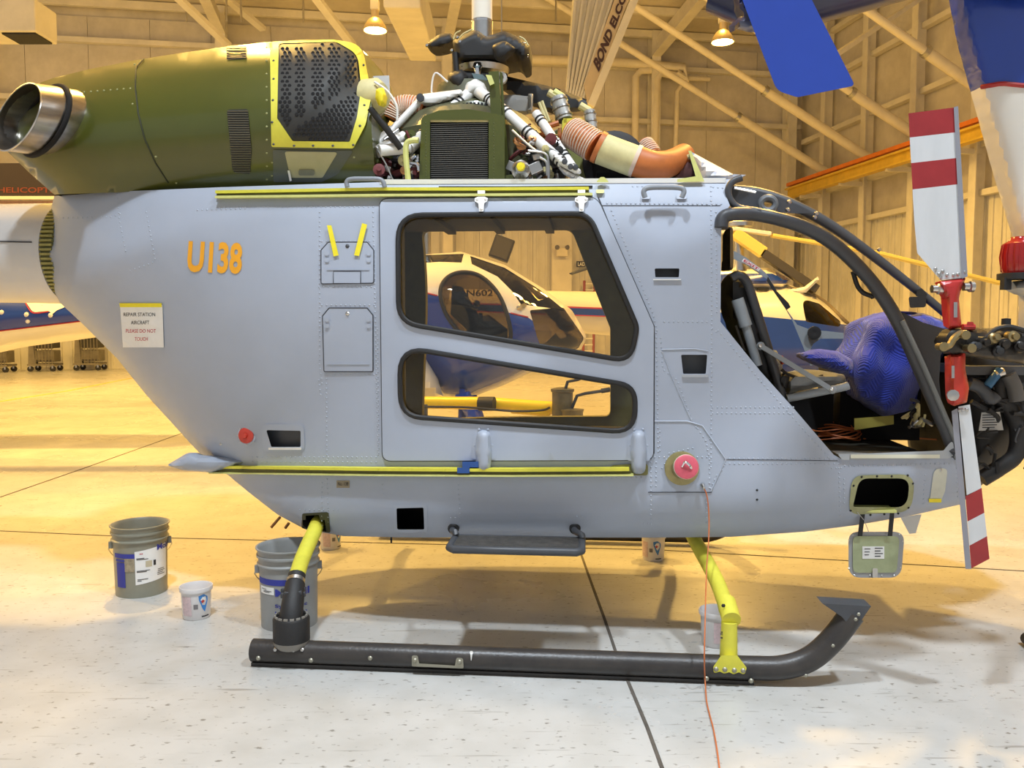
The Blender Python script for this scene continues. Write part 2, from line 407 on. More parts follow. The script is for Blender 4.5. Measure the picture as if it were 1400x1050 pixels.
rb = empty('runway_beam', RM, 'orange and yellow crane runway beam along the side wall', 'beam')
wpart('rail', ORBEAM, rb, lambda b: b.box((xr, 15.5, zr + .12), (.16, 28, .12)), smooth=False)
wpart('beam_web', YBEAM, rb, lambda b: (b.box((xr, 15.5, zr - .05), (.30, 28, .06)), b.box((xr, 15.5, zr - .2), (.05, 28, .3)), b.box((xr, 15.5, zr - .36), (.26, 28, .05))), smooth=False)
for y in (28.6, 26.0, 23.4, 20.7): wpart('bracket', BEAM, rb, lambda b: b.bar((xr, y, zr - .4), (RW - .2, y, zr - .4), .12, .14), smooth=False)
SL = {28.0: 'pale tubular strut meeting the far end of the runway beam', 25.8: 'pale tubular strut meeting the runway beam beside the third wall post', 23.0: 'pale tubular strut passing behind the blue stabiliser', 20.2: 'pale tubular strut running behind the blue and white tail fin'}
# diagonal struts from the roof down to the runway beam: (upper pixel, lower pixel, depth in the hangar)
for (a, c, d) in (((852, 62), (1146, 246), 28.0), ((870, 10), (1200, 224), 25.8), ((1040, 45), (1275, 200), 23.0), ((1172, 5), (1350, 130), 20.2)):
    A, C = R.on(*a, 1, d), R.on(*c, 1, d); e = A + (A - C) * .8
    while e.z > 12.6: e = A + (e - A) * .93
    so = empty('roof_strut', RM, SL[d], 'strut', 'slanting struts over the runway beam')
    M_ = A.lerp(C, .52)
    wpart('upper_tube', PIPEP, so, lambda b: b.tube([e, M_], .105, 12)); wpart('lower_tube', PIPEP, so, lambda b: b.tube([M_, C], .145, 12))
    wpart('clamp', STEEL, so, lambda b: b.tube([M_ - (C - A).normalized() * .06, M_ + (C - A).normalized() * .06], .165, 12))
# ---- ceiling
cl = MB(); ys = [-8, 10, BW + .3]; zs = [ZE + 1.9, ZE + 1.3, ZE]
for k in range(2): cl.add([(-30, ys[k], zs[k]), (RW + .3, ys[k], zs[k]), (RW + .3, ys[k + 1], zs[k + 1]), (-30, ys[k + 1], zs[k + 1])], [(0, 1, 2, 3)])
ceiling = cl.build('ceiling', ROOF, smooth=False); ceiling.matrix_world = RM
sm = ceiling.modifiers.new('thick', 'SOLIDIFY'); sm.thickness = .1; sm.offset = 1
tag(ceiling, 'tan hangar roof lining carried on beams and purlins', 'ceiling', kind='structure')
def zc(y): return zs[1] + (zs[2] - zs[1]) * (y - 10) / (BW + .3 - 10) if y > 10 else zs[0] + (zs[1] - zs[0]) * (y + 8) / 18
for y in [30.5, 28.6, 26.7, 24.8, 22.9, 21, 19.1, 17.2, 15.3]:
    wpart('purlin', BEAM, ceiling, lambda b: (b.box((-6.8, y, zc(y) - .16), (45.5, .05, .22)), b.box((-6.8, y + .06, zc(y) - .28), (45.5, .14, .03))), smooth=False)
for x in (-28.4, -20.7, -12.9, -5.2, 2.5, 10.2):
    wpart('rafter', BEAM, ceiling, lambda b: (b.bar((x, 9, zc(9) - .75), (x, BW - .2, zc(BW) - .95), .34, .05), b.bar((x, 9, zc(9) - .55), (x, BW - .2, zc(BW) - .6), .04, .6)), smooth=False)
for (a, c, d) in (((238, -8), (312, 62), 26), ((428, -8), (482, 62), 25), ((300, -10), (360, 40), 28.5), ((1090, 110), (1300, -30), 21.5)):
    wpart('roof_brace', BEAM, ceiling, lambda b: b.bar(R.on(*a, 1, d), R.on(*c, 1, d + 1.5), .26, .12), smooth=False)
for px in (255, 310, 330, 415, 548, 760):
    A = R.on(px, 30, 1, 26.8); wpart('hanger_rod', STEEL, ceiling, lambda b: b.tube([A, (A.x, A.y, zc(26.8))], .03, 6))
duct = MB(); A, C = R.on(549, -20, 1, 14.5), R.on(578, 62, 1, 20.5)
duct.bar(A, C, .62, .7); ob = duct.build('air_duct', BEAM, smooth=False, bevel=.03); ob.matrix_world = RM; tag(ob, 'tan sheet metal air duct running under the hangar roof', 'duct')
# ---- corrugated bay wall with slanted lettered edge
bay = empty('fabric_door_leg', RM, 'ribbed tan panel with slanted edge beam carrying dark lettering', 'panel')
bd = 17.5
P = lambda x, y: R.on(x, y, 1, bd)
edge_t, edge_b = (879, -25), (806, 146)
pl = MB(); q = [P(786, -25), P(868, -25), P(796, 146), P(773, 146)]
pl.add(q + [v + Vector((0, .12, 0)) for v in q], [(0, 1, 2, 3), (7, 6, 5, 4), (0, 4, 5, 1), (1, 5, 6, 2), (2, 6, 7, 3), (3, 7, 4, 0)])
pl.build('ribbed_sheet', WALLP, bay, smooth=False)
for k in range(7):
    t = k / 7; a = P(788 + 78 * t, -25); c = P(773 + (22 * t), 146)
    wpart('rib', WALLP, bay, lambda b: b.bar(a - Vector((0, .03, 0)), c - Vector((0, .03, 0)), .05, .06, (0, 1, 0)), smooth=False)
SIGN = mat('sign_cream', (.62, .50, .34), .6, var=.1, scale=3)
wpart('sign_face', SIGN, bay, lambda b: b.add([P(848, -25), P(868, -25), P(803, 146), P(797, 118)] + [v - Vector((0, .08, 0)) for v in (P(848, -25), P(868, -25), P(803, 146), P(797, 118))], [(0, 1, 2, 3), (4, 7, 6, 5), (0, 4, 5, 1), (1, 5, 6, 2), (2, 6, 7, 3), (3, 7, 4, 0)]), smooth=False)
wpart('edge_beam', YBEAM if 0 else BEAM, bay, lambda b: b.bar(P(876, -25) - Vector((0, .05, 0)), P(806, 146) - Vector((0, .05, 0)), .16, .2, (0, 1, 0)), smooth=False)
sg = MB(); write(sg, 'BOND ELCO', [(819, 99), (858, -6), (850, -10), (811, 84)], lambda x, y, o: R.on(x, y, 1, bd - .09 - o), .01, .045); sg.build('lettering', mat('dark_brown_lettering', (.05, .02, .03), .6), bay, smooth=False)
# ---- lamps
def lamp(p, power, visible=True, label=None, lit=True):
    o = empty('high_bay_lamp', Matrix.Translation(p), label, 'lamp', 'high bay lamps under the roof')
    b = MB(); b.open = 1; b.lathe((0, 0, 0), (0, 0, 1), [(.27, 0), (.27, .03), (.24, .12), (.16, .24), (.09, .30), (.09, .46), (.0, .46)], 20); b.build('reflector', mat('lamp_reflector', (.75, .6, .35), .35, .6), o)
    MB().lathe((0, 0, .03), (0, 0, 1), [(.001, 0), (.235, .01), (.22, .05), (.001, .06)], 18).build('lens', mat('lit_sodium_lens', (1, .8, .4), .5, emit=((1.0, .72, .30), 26)), o)
    MB().box((0, 0, .58), (.2, .2, .24)).build('ballast', BEAM, o, smooth=False, bevel=.02)
    z = p[2]; MB().tube([(0, 0, .68), (0, 0, max(.7, 12.6 - z))], .015, 6).build('stem', STEEL, o)
    l = bpy.data.lights.new('sodium_light', 'SPOT'); l.energy = power; l.color = HPS; l.spot_size = math.radians(165); l.spot_blend = .6; l.shadow_soft_size = .25
    lo = bpy.data.objects.new('sodium_light', l); COL.objects.link(lo); lo.parent = o; lo.location = (0, 0, -.02)
    l = bpy.data.lights.new('roof_fill_light', 'POINT'); l.energy = power * .075; l.color = HPS; l.shadow_soft_size = .2     # added point light that brightens the roof lining and upper walls
    lo = bpy.data.objects.new('roof_fill_light', l); COL.objects.link(lo); lo.parent = o; lo.location = (0, 0, 1.0)
    return o
for k, (px, py, t) in enumerate(((513, 42, 'lit lamp hanging beside the air duct'), (25, 14, 'lit lamp hanging beside the unit heater'), (988, 58, 'lit lamp hanging near the slanting roof struts'))):
    lamp(W.z(px, py, 8.4), HPS_POWER, label='dome shaped sodium ' + t)
for p in ((-11.5, 9.0, 8.4), (-3.6, 9.0, 8.4), (4.4, 9.6, 8.4), (-19, 17, 8.4)):
    lamp(Vector(p), HPS_POWER, label='dome shaped sodium lamp of the row over the parked helicopters')
heater = MB(); c = W.on(20, 30, 1, 17.0); heater.box(c, (1.25, .8, .62)); hb = heater.build('unit_heater', BEAM, smooth=False, bevel=.03); tag(hb, 'tan box unit heater hung under the roof', 'heater')
wpart('outlet_grille', BLACK, hb, lambda b: b.box(c + Vector((.25, -.02, -.32)), (.65, .6, .04)), smooth=False)
wpart('hanger', STEEL, hb, lambda b: (b.tube([c + Vector((-.4, 0, .3)), c + Vector((-.4, 0, 4.4))], .02, 6), b.tube([c + Vector((.4, 0, .3)), c + Vector((.4, 0, 4.4))], .02, 6)))
# ================================================================ the grey helicopter
heli = empty('helicopter', HM, 'grey helicopter with olive green engine cowling and no rotor blades, standing on black skids', 'helicopter')
TOPL = [(74, 268), (160, 262), (300, 256), (420, 252), (520, 249), (700, 248), (850, 247), (990, 246), (1002, 244)]
BOT = [(310, 648), (340, 673), (380, 704), (418, 724), (470, 733), (560, 735), (700, 735), (900, 735), (1000, 734), (1100, 727), (1170, 718), (1240, 706), (1312, 690)]
AFT = [(310, 648), (285, 632), (262, 608), (200, 540), (160, 490), (110, 440), (82, 414), (66, 382), (60, 345), (66, 302), (74, 268)]
FRONT = [(994, 252), (992, 266), (998, 281), (988, 294), (986, 320), (985, 440), (1040, 508), (1085, 558), (1140, 622), (1152, 628), (1300, 625), (1311, 628), (1312, 690)]
SKIN_OUT = TOPL + FRONT[:-1] + BOT[::-1] + AFT[1:-1]
def S(px, py):
    db, da = dpoly((px, py), BOT), dpoly((px, py), AFT)
    q = 1 - min(db / 75, 1); fb = .82 + .18 * math.sqrt(1 - q * q)
    q = 1 - min(da / 370, 1); fa = .22 + .78 * math.sqrt(1 - q * q)
    q = 1 - min(max(py - 246, 0) / 45, 1); ft = 1 - .06 * q * q
    u = max(0, px - 1000) / 400; fn = 1 - .30 * u * u
    g = 1 - .10 * max(0, min(1, (440 - py) / 190)) ** 2          # the side leans in towards the roof
    return .78 * fb * fa * ft * fn * g
def skin(px, py, off=0.0): return H.y(px, py, -(S(px, py) + off))
DOOR = rnd([(519, 272, 12), (816, 269, 22), (894, 446, 12), (893, 629, 12), (523, 630, 12)])
DHOLE = rnd([(532, 284, 14), (807, 281, 20), (880, 450, 14), (880, 617, 12), (536, 618, 12)])
WIN1 = rnd([(544, 294, 34), (805, 292, 30), (871, 447, 24), (862, 494, 34), (545, 441, 34)])
WIN2 = rnd([(546, 474, 32), (868, 528, 26), (868, 591, 30), (548, 569, 32)])
REC1 = rnd([(895, 367, 2), (929, 367, 2), (928, 379, 1), (896, 379, 1)])
REC2 = rnd([(931, 485, 2), (967, 485, 2), (965, 511, 2), (934, 511, 2)])
REC3 = rnd([(364, 588, 2), (411, 589, 2), (411, 611, 2), (371, 611, 2)])
SQH = rnd([(542, 695, 2), (579, 694, 2), (580, 724, 2), (543, 724, 3)])
LLH = rnd([(1175, 654, 16), (1244, 654, 14), (1240, 694, 18), (1166, 693, 3)])
TUBH = [(418, 705), (436, 704), (438, 711), (444, 711), (446, 727), (421, 724), (414, 718), (414, 711), (418, 711)]
V2, T = cdt(SKIN_OUT, [DHOLE, REC1, REC2, REC3, SQH, LLH, TUBH], 16, 9)
n = len(V2); A = [skin(*v) for v in V2]; B_ = [skin(*v, -.022) for v in V2]
mb = MB(); mb.add(A, T, 0); mb.add(B_, [f[::-1] for f in T], 1)
mb.add(A + B_, [(b, a, a + n, b + n) for a, b in bedges(T)], 1)
mb.build('fuselage_side', [GREY, OLIVE], heli, angle=50)
# far side: the same shell mirrored; its sliding door is off
V2, T = cdt(SKIN_OUT, [[(x - 34, y - 13 if y < 330 else y) for x, y in DHOLE]], 24, 14); n = len(V2)
mir = lambda p: Vector((p.x, -p.y, p.z))
A = [mir(skin(*v)) for v in V2]; B_ = [mir(skin(*v, -.03)) for v in V2]
mb = MB(); mb.add(A, [f[::-1] for f in T], 0); mb.add(B_, T, 1); mb.add(A + B_, [(a, b, b + n, a + n) for a, b in bedges(T)], 1)
mb.build('fuselage_side', [GREY, OLIVE], heli, angle=50)
def strip(line, name, m, inset=0.0, thick=0):
    ln = dens(line, 12, False); mb = MB(); V = []
    K = 8
    for p in ln:
        a = skin(*p, -inset)
        V += [Vector((a.x, a.y * (1 - 2 * k / K), a.z)) for k in range(K + 1)]
    F = [(i * (K + 1) + k, i * (K + 1) + k + 1, (i + 1) * (K + 1) + k + 1, (i + 1) * (K + 1) + k) for i in range(len(ln) - 1) for k in range(K)]
    return mb.add(V, F).build(name, m, heli)
strip(BOT, 'belly_skin', GREY); strip(AFT, 'rear_skin', GREY)
dk = strip(TOPL, 'roof_deck', GREYB, .0)
# cabin inside
def hbox(name, m, x0, x1, y0, y1, z0, z1, parent=heli, bevel=0):
    return MB().box(((x0 + x1) / 2, (y0 + y1) / 2, (z0 + z1) / 2), (x1 - x0, y1 - y0, z1 - z0)).build(name, m, parent, smooth=False, bevel=bevel)
xd0, xd1 = skin(525, 500).x, skin(890, 500).x; xn = skin(1300, 640).x
DKIN = mat('dark_cabin_lining', (.035, .032, .02), .8, var=.3, scale=8)
hbox('cabin_floor', DKIN, xd0 - .5, xn - .02, -.58, .58, .83, .875)
hbox('cabin_ceiling', DKIN, xd0 - .4, xd1 + .25, -.6, .6, 2.085, 2.11)
hbox('rear_bulkhead', DKIN, xd0 - .45, xd0 - .42, -.6, .6, .86, 2.04)
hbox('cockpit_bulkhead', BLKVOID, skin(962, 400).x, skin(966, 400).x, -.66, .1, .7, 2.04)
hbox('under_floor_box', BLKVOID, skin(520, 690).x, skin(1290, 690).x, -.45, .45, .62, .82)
hbox('door_sill_frame', OLIVE, xd0, xd1, -.74, -.70, .86, .90)
for sy in (-1,):
    hbox('aperture_frame', OLIVE, xd0 + .02, xd0 + .075, sy * .66 - .04, sy * .66 + .04, .88, 2.04)
    hbox('aperture_frame', OLIVE, xd1 - .07, xd1 - .02, sy * .66 - .04, sy * .66 + .04, .88, 1.45)
for k in range(4): hbox('ceiling_rib', DKIN, xd0 + .1 + .3 * k, xd0 + .15 + .3 * k, -.5, .5, 2.055, 2.085)
# ---- sliding door
d0 = empty('sliding_door'); d0.parent = heli
mb = MB(); patch(mb, DOOR, skin, .016, .036, [WIN1, WIN2], 16, 7, 0); mb.build('door_panel', [GREY], d0, angle=50)
mb = MB(); patch(mb, rnd([(532, 284, 14), (807, 281, 20), (880, 450, 14), (880, 617, 12), (536, 618, 12)]), skin, -.021, .02, [rnd([(539, 289, 34), (808, 287, 30), (877, 447, 24), (867, 500, 34), (540, 446, 34)]), rnd([(541, 470, 32), (873, 524, 26), (873, 596, 30), (543, 574, 32)])], 20, 10); mb.build('door_lining', OLIVE, d0, angle=50)
for wn in (WIN1, WIN2):
    MB().tube([skin(*p, .017) for p in dens(wn, 8)], .0125, 8, closed=True).build('window_seal', RUBBER, d0)
    mb = MB(); patch(mb, wn, skin, .006, .004, (), 30, 9); mb.build('window_pane', GLASS, d0)
for hx in (658, 795):
    mb = MB(); patch(mb, [(hx - 5, 259), (hx + 5, 259), (hx + 5, 269), (hx + 9, 271), (hx + 8, 275), (hx + 4, 278), (hx + 3, 289), (hx - 3, 289), (hx - 4, 278), (hx - 9, 275), (hx - 9, 271), (hx - 5, 269)], skin, .034, .02, step=30, bstep=12)
    for q in ((hx, 286), (hx - 6, 273), (hx + 6, 273)): dome(mb, skin(*q, .034), (0, -1, 0), .008)
    mb.build('top_hinge', WHITEP, d0)
for fx, y0, y1 in ((661, 588, 646), (873, 588, 648)):
    mb = MB(); ol = rnd([(fx - 9, y0, 9), (fx + 9, y0, 9), (fx + 12, y0 + 30, 5), (fx + 9, y1, 9), (fx - 9, y1, 9), (fx - 12, y0 + 30, 5)])
    seg = dens(ol, 4) + [dens(ol, 4)[0]]
    def pj(px, py, off): q = 1 - min(dpoly((px, py), seg) / 11, 1); return skin(px, py, off + .045 * math.sqrt(max(0, 1 - q * q)))
    patch(mb, ol, pj, .016, .016, (), 4, 4); mb.build('roller_fairing', GREYB, d0)
    mb = MB(); patch(mb, rnd([(fx - 14, y0 + 6, 6), (fx + 14, y0 + 6, 6), (fx + 16, y1 - 18, 4), (fx - 16, y1 - 18, 4)]), skin, .020, .005, step=20, bstep=8)
    for q in ((fx - 6, y0 - 1), (fx + 6, y0 - 1), (fx - 12, y0 + 21), (fx + 12, y0 + 21)): dome(mb, skin(*q, .018), (0, -1, 0), .007)
    mb.build('roller_base', GREYB, d0)
# ---- rails
def rail(pts, name, w, h, m, out=.02):
    P_ = [skin(*p, out) for p in dens(pts, 40, False)]; mb = MB()
    for i in range(len(P_) - 1): mb.bar(P_[i], P_[i + 1], w, h)
    return mb.build(name, m, heli, smooth=False)
rail([(297, 263), (520, 259), (660, 259), (805, 258)], 'upper_rail', .035, .014, YEL)
rail([(297, 270), (520, 267.5), (660, 267), (810, 266)], 'upper_rail_lip', .04, .011, YELP)
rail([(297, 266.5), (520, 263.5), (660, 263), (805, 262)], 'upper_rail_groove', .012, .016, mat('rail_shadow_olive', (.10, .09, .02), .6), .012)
rail([(285, 638), (520, 641), (700, 642), (860, 641)], 'lower_rail', .04, .014, YEL, .03)
rail([(287, 643), (520, 645.5), (700, 646.5), (862, 645)], 'lower_rail_groove', .02, .014, OLIVE, .018)
rail([(288, 646), (520, 649), (700, 650), (866, 649)], 'lower_rail_lip', .035, .008, YELP, .03)
rail([(520, 249), (700, 248.5), (850, 247.5), (992, 247)], 'deck_edge', .02, .022, WHITEP, .0)
rail([(600, 256), (700, 256), (810, 255)], 'deck_gap', .01, .008, BLACK, .006)
mb = MB(); patch(mb, rnd([(838, 636, 6), (886, 633, 6), (886, 650, 4), (815, 650, 2)]), skin, .012, .012, step=20, bstep=8); mb.build('rail_end_slot', OLIVE, heli)
mb = MB(); patch(mb, rect(632, 631, 654, 639), skin, .05, .03); patch(mb, rect(625, 639, 642, 647), skin, .052, .03); mb.build('rail_stop_clip', mat('blue_clip', (.02, .08, .28), .45), heli)
# rear rail fairing
mb = MB(); puff(mb, rnd([(228, 636, 2), (258, 618, 20), (270, 622, 8), (340, 629, 3), (342, 633, 2), (288, 646, 4), (250, 643, 8)]), H, -(S(300, 625) + .02), .06, 12, 5, base=.1); mb.build('rail_end_fairing', GREYB, heli)
# ---- seams, rivets
def seam(pts, name='panel_seam', r=.0022, m=None, closed=False, parent=heli, off=.001):
    MB().tube([skin(*p, off) for p in dens(pts, 14, closed)], r, 5, closed=closed).build(name, m or SEAM, parent)
SEAM = mat('seam_shadow_gap', (.05, .052, .06), .8)
seam(dens(DOOR, 8), r=.004, closed=True, off=.002)
seam([(818, 270), (838, 320), (868, 390), (894, 446), (894, 620)], r=.0035)
seam([(886, 673), (973, 673)], r=.002); seam([(990, 628), (1145, 630)], r=.0015)
seam([(820, 281), (850, 281), (985, 281)], r=.0015); seam([(812, 249.5), (990, 249.5)], r=.003)
riv = MB()
def rivs(pts, sp=6.2, r=.0048):
    L_ = 0; last = None
    for p in dens(pts, .5, False):
        if last is None or math.dist(p, last) >= sp:
            a = skin(*p, 0); nrm = (skin(p[0] + 2, p[1]) - a).cross(skin(p[0], p[1] + 2) - a); nrm = nrm if nrm.y < 0 else -nrm
            dome(riv, a, nrm, r); last = p
for ln in ([(437, 290), (437, 500), (441, 530)], [(446, 505), (447, 630)], [(436, 520), (439, 545)], [(510, 290), (513, 430), (517, 625)], [(516, 450), (518, 620)],
           [(440, 330), (510, 330)], [(440, 417), (512, 417)], [(446, 512), (512, 512)], [(436, 392), (512, 392)], [(335, 283), (512, 283)], [(300, 283), (437, 282)], [(270, 287), (335, 285)],
           [(345, 625), (520, 625)], [(345, 631), (520, 632)], [(440, 660), (440, 720)], [(447, 655), (449, 715)], [(410, 697), (462, 697)], [(523, 663), (524, 680)], [(627, 663), (629, 715)], [(616, 708), (629, 708)],
           [(836, 288), (893, 430), (898, 452)], [(897, 455), (900, 620)], [(903, 462), (906, 505), (926, 520), (946, 575), (952, 585)], [(902, 590), (902, 620)], [(972, 255), (973, 440), (972, 640)], [(979, 290), (980, 430)],
           [(908, 440), (970, 440)], [(830, 278), (990, 279)], [(975, 256), (990, 257)], [(974, 449), (982, 456)], [(982, 452), (1034, 514), (1080, 566), (1135, 628)], [(974, 557), (1085, 557)], [(974, 565), (1090, 565)],
           [(895, 625), (970, 625)], [(991, 627), (1150, 627)], [(991, 634), (1150, 634)], [(954, 586), (965, 603), (970, 627), (970, 668)], [(961, 583), (972, 603)], [(990, 637), (975, 665)], [(980, 650), (970, 672)], [(890, 632), (890, 720)], [(897, 632), (897, 668)], [(966, 675), (966, 718)],
           [(1137, 640), (1150, 640)], [(1147, 640), (1149, 720)], [(1154, 655), (1154, 690)], [(1155, 637), (1300, 634)], [(1265, 650), (1262, 690)], [(1308, 640), (1310, 685)], [(824, 652), (880, 653)],
           [(160, 255 + 10), (163, 300), (172, 345)], [(200, 290), (212, 355)], [(80, 298), (150, 297), (165, 292)], [(178, 370), (211, 358)], [(66, 300), (62, 345), (70, 388)], [(880, 716), (891, 716)], 
           [(865, 255), (885, 255)], [(905, 640), (912, 628), (925, 618)], [(915, 620), (950, 612)], [(795, 706), (785, 706)]):
    rivs(ln)
stuff(riv.build('rivet_rows', GREYB, heli))
# raised bead strips and doublers
for pts in ([(905, 478), (950, 477), (968, 480)], [(895, 576), (940, 576), (960, 582), (992, 628), (972, 672)], [(905, 480), (918, 515), (945, 575)]):
    seam(pts, 'skin_bead', .004, GREYB)
mb = MB(); patch(mb, rnd([(357, 580, 8), (415, 580, 8), (417, 617, 8), (360, 617, 8)]), skin, .005, .005, [REC3], 12, 6); mb.build('recess_doubler', GREYB, heli)
# ---- recesses
def pocket(name, ol, dep, m, parent=heli, m2=None):
    V2, T = cdt(ol, (), 10, 6); n = len(V2); mb = MB()
    A = [skin(*v, 0) for v in V2]; B = [skin(*v, -dep) for v in V2]
    mb.add(B, T, 1 if m2 else 0); mb.add(A + B, [(a, b, b + n, a + n) for a, b in bedges(T)], 0)
    return mb.build(name, [m] + ([m2] if m2 else []), parent, smooth=False)
pocket('hand_recess', REC1, .05, DARKGREY); pocket('step_recess', REC2, .07, GREYB, m2=DARKGREY); pocket('intake_recess', REC3, .06, GREYB, m2=DARKGREY)
pocket('inspection_hole', SQH, .25, BLKVOID); pocket('light_bay', LLH, .3, BLKVOID); pocket('cross_tube_hole', TUBH, .2, BLKVOID)
mb = MB(); patch(mb, rnd([(538, 690, 3), (584, 690, 3), (584, 728, 3), (538, 728, 3)]), skin, .003, .003, [SQH], 20, 8); mb.build('hole_doubler', GREYB, heli)
mb = MB(); patch(mb, rnd([(413, 702, 3), (449, 700, 3), (452, 729, 3), (412, 722, 3)]), skin, .003, .003, [TUBH], 20, 8); mb.build('hole_doubler', mat('dark_olive_edge', (.05, .05, .02), .6), heli)
for q in ((893, 381.5, 931, 383), (932, 512, 968, 515.5), (367, 612, 412, 615)):
    mb = MB(); patch(mb, rect(*q), skin, .012, .012); mb.build('recess_lip', WHITEP if q[0] != 932 else CHROME, heli)
# ---- access hatches in the rear bay
for ol, nm in ((rnd([(449, 331, 2), (502, 331, 2), (511, 342, 2), (511, 387, 3), (439, 388, 3), (439, 342, 2)]), 0), (rnd([(450, 421, 2), (502, 421, 2), (510, 431, 2), (510, 508, 2), (443, 508, 2), (441, 432, 2)]), 1)):
    mb = MB(); patch(mb, ol, skin, .005, .005, (), 18, 9); hp = mb.build('access_hatch', GREY, heli)
    seam(ol, 'hatch_gap', .0028, closed=True, parent=hp, off=.004)
    mb = MB(); xl, yt = ol[0][0] - 10, ol[0][1]
    for sx in (444, 501):
        for sy in (12, 21): patch(mb, rnd([(sx, yt + sy, 2), (sx + 6, yt + sy, 2), (sx + 6, yt + sy + 6, 3), (sx, yt + sy + 6, 3)]), skin, .010, .006, step=10, bstep=3)
    patch(mb, rect(447, 368 + (129 if nm else 0), 505, 369.4 + (129 if nm else 0)), skin, .008, .003)
    stuff(mb.build('hatch_stiffener', GREYB, hp))
    mb = MB(); dome(mb, skin(475, yt + 5 + nm * 2, .005), (0, -1, 0), .011); mb.build('latch', STEEL if nm else DARKGREY, hp)
    if not nm:
        mb = MB(); patch(mb, rect(456, 371, 493, 387), skin, .009, .004); f2 = mb.build('inner_flap', GREY, hp); 
        seam([(456, 387), (456, 371), (493, 371), (493, 387)], 'hatch_gap', .0024, parent=hp, off=.008)
# ---- markings
mb = MB(); write(mb, 'U138', [(255, 372), (330, 375), (332, 332), (258, 329)], skin, .003, .035); lab(mb.build('marking', ORANGET, heli), 'orange U138 lettering')
mb = MB(); write(mb, 'No. 138', rq(462, 659, 476, 664), skin, .004, 0); patch(mb, rect(460, 657, 478, 667), skin, .002, .002, mi=1); mb.build('data_plate', [INK, mat('brown_plate', (.30, .25, .17), .6)], heli)
# red cap, fuel filler
c = skin(338, 595); 
MB().lathe(c, (-.1, -1, 0), [(.05, 0), (.05, .006), (.044, .008)], 24).build('static_port_ring', GREYB, heli)
rc = MB().lathe(c, (-.1, -1, 0), [(.041, .006), (.041, .016), (.034, .020), (.012, .018), (.010, .03), (.001, .03)], 24).build('red_cap', REDB, heli)
mb = MB()
for k in range(8): a = 2 * PI * k / 8; dome(mb, c + Vector((.047 * math.cos(a), -.008, .047 * math.sin(a))), (0, -1, 0), .0045)
mb.build('ring_screws', STEEL, rc)
c = skin(932, 640); ax = Vector((.06, -1, .22)).normalized()
MB().lathe(c, (0, -1, 0), [(.078, 0), (.078, .010), (.066, .014), (.001, .014)], 28).build('filler_flange', mat('filler_brass', (.34, .29, .13), .45, .4, var=.2, scale=20), heli)
fc = MB().lathe(c, ax, [(.050, 0), (.050, .115), (.001, .115)], 24).build('filler_neck', mat('filler_brass', (.3, .3, .1)), heli)
MB().lathe(c + ax * .112, ax, [(.054, 0), (.054, .012), (.046, .016), (.001, .016)], 24).build('filler_cap', PINK, fc)
MB().lathe(c + ax * .110, ax, [(.0555, 0), (.0555, .008), (.05, .014)], 24).build('cap_rim', mat('cap_rim_cream', (.7, .62, .5), .5), fc)
MB().tube([c + ax * .13 + Vector((-.02, 0, 0)), c + ax * .14 + Vector((-.008, 0, .02)), c + ax * .14 + Vector((.012, 0, .005)), c + ax * .13 + Vector((.02, 0, -.008))], .006, 6, smooth=4).build('cap_latch', CHROME, fc)
mb = MB(); 
for q in ((1035, 670), (1035, 683)): dome(mb, skin(*q), (0, -1, 0), .006)
mb.build('static_port', BLACK, heli)
dome_ = MB(); dome(dome_, skin(302, 607), (0, -1, 0), .009); dome_.build('bonding_stud', STEEL, heli)
# grab handles on the roof edge
def grab(name, pts, r, yy, m=GREYB):
    return MB().tube([H.y(*p, yy) for p in pts], r, 10, smooth=5).build(name, m, heli)
grab('grab_handle', [(882, 270), (880, 262), (886, 257), (907, 256), (930, 257), (935, 262), (932, 270)], .012, -.78, mat('handle_grey', (.24, .26, .29), .4))
mb = MB(); patch(mb, rnd([(877, 265, 2), (889, 265, 2), (889, 272, 2), (877, 272, 2)]), skin, .012, .012); mb.build('handle_foot', GREYB, heli); mb = MB(); patch(mb, rnd([(925, 265, 2), (939, 265, 2), (939, 272, 2), (925, 272, 2)]), skin, .012, .012); mb.build('handle_foot', GREYB, heli)
grab('grab_handle', [(475, 256), (474, 249), (480, 245), (500, 244.5), (518, 245), (524, 249), (526, 256)], .011, -.74, mat('handle_grey', (0, 0, 0)))
mb = MB(); patch(mb, rnd([(815, 259, 2), (826, 259, 2), (826, 264, 2), (815, 264, 2)]), skin, .02, .02); mb.build('rail_pin', YELP, heli)
# ---- landing light bay frame and its cover on two straps
LLF = rnd([(1165, 650, 18), (1252, 648, 20), (1246, 700, 22), (1160, 704, 14)])
mb = MB(); patch(mb, LLF, skin, .006, .006, [LLH], 12, 6); lf = mb.build('light_bay_frame', mat('primer_green', (.36, .36, .18), .55, var=.2, scale=20), heli)
mb = MB()
for q in ((1178, 652), (1199, 651), (1219, 651), (1241, 650), (1248, 661), (1167, 664), (1163, 698), (1242, 694), (1190, 704), (1209, 703), (1228, 702)): dome(mb, skin(*q, .006), (0, -1, 0), .006)
mb.build('frame_screws', BLACK, lf)
hbox('light_bay_lip', YELP, skin(1168, 698).x, skin(1222, 698).x, -S(1195, 698) - .01, -S(1195, 698) + .1, skin(1190, 698).z - .008, skin(1190, 698).z + .004, lf)
CV = rnd([(1160, 727, 14), (1237, 727, 14), (1232, 790, 18), (1160, 790, 18)])
cvp = flat(H, -.63)
cover = MB(); patch(cover, CV, cvp, .0, .006, (), 20, 8); cover = cover.build('light_bay_cover', mat('cover_grey', (.36, .36, .36), .5), heli)
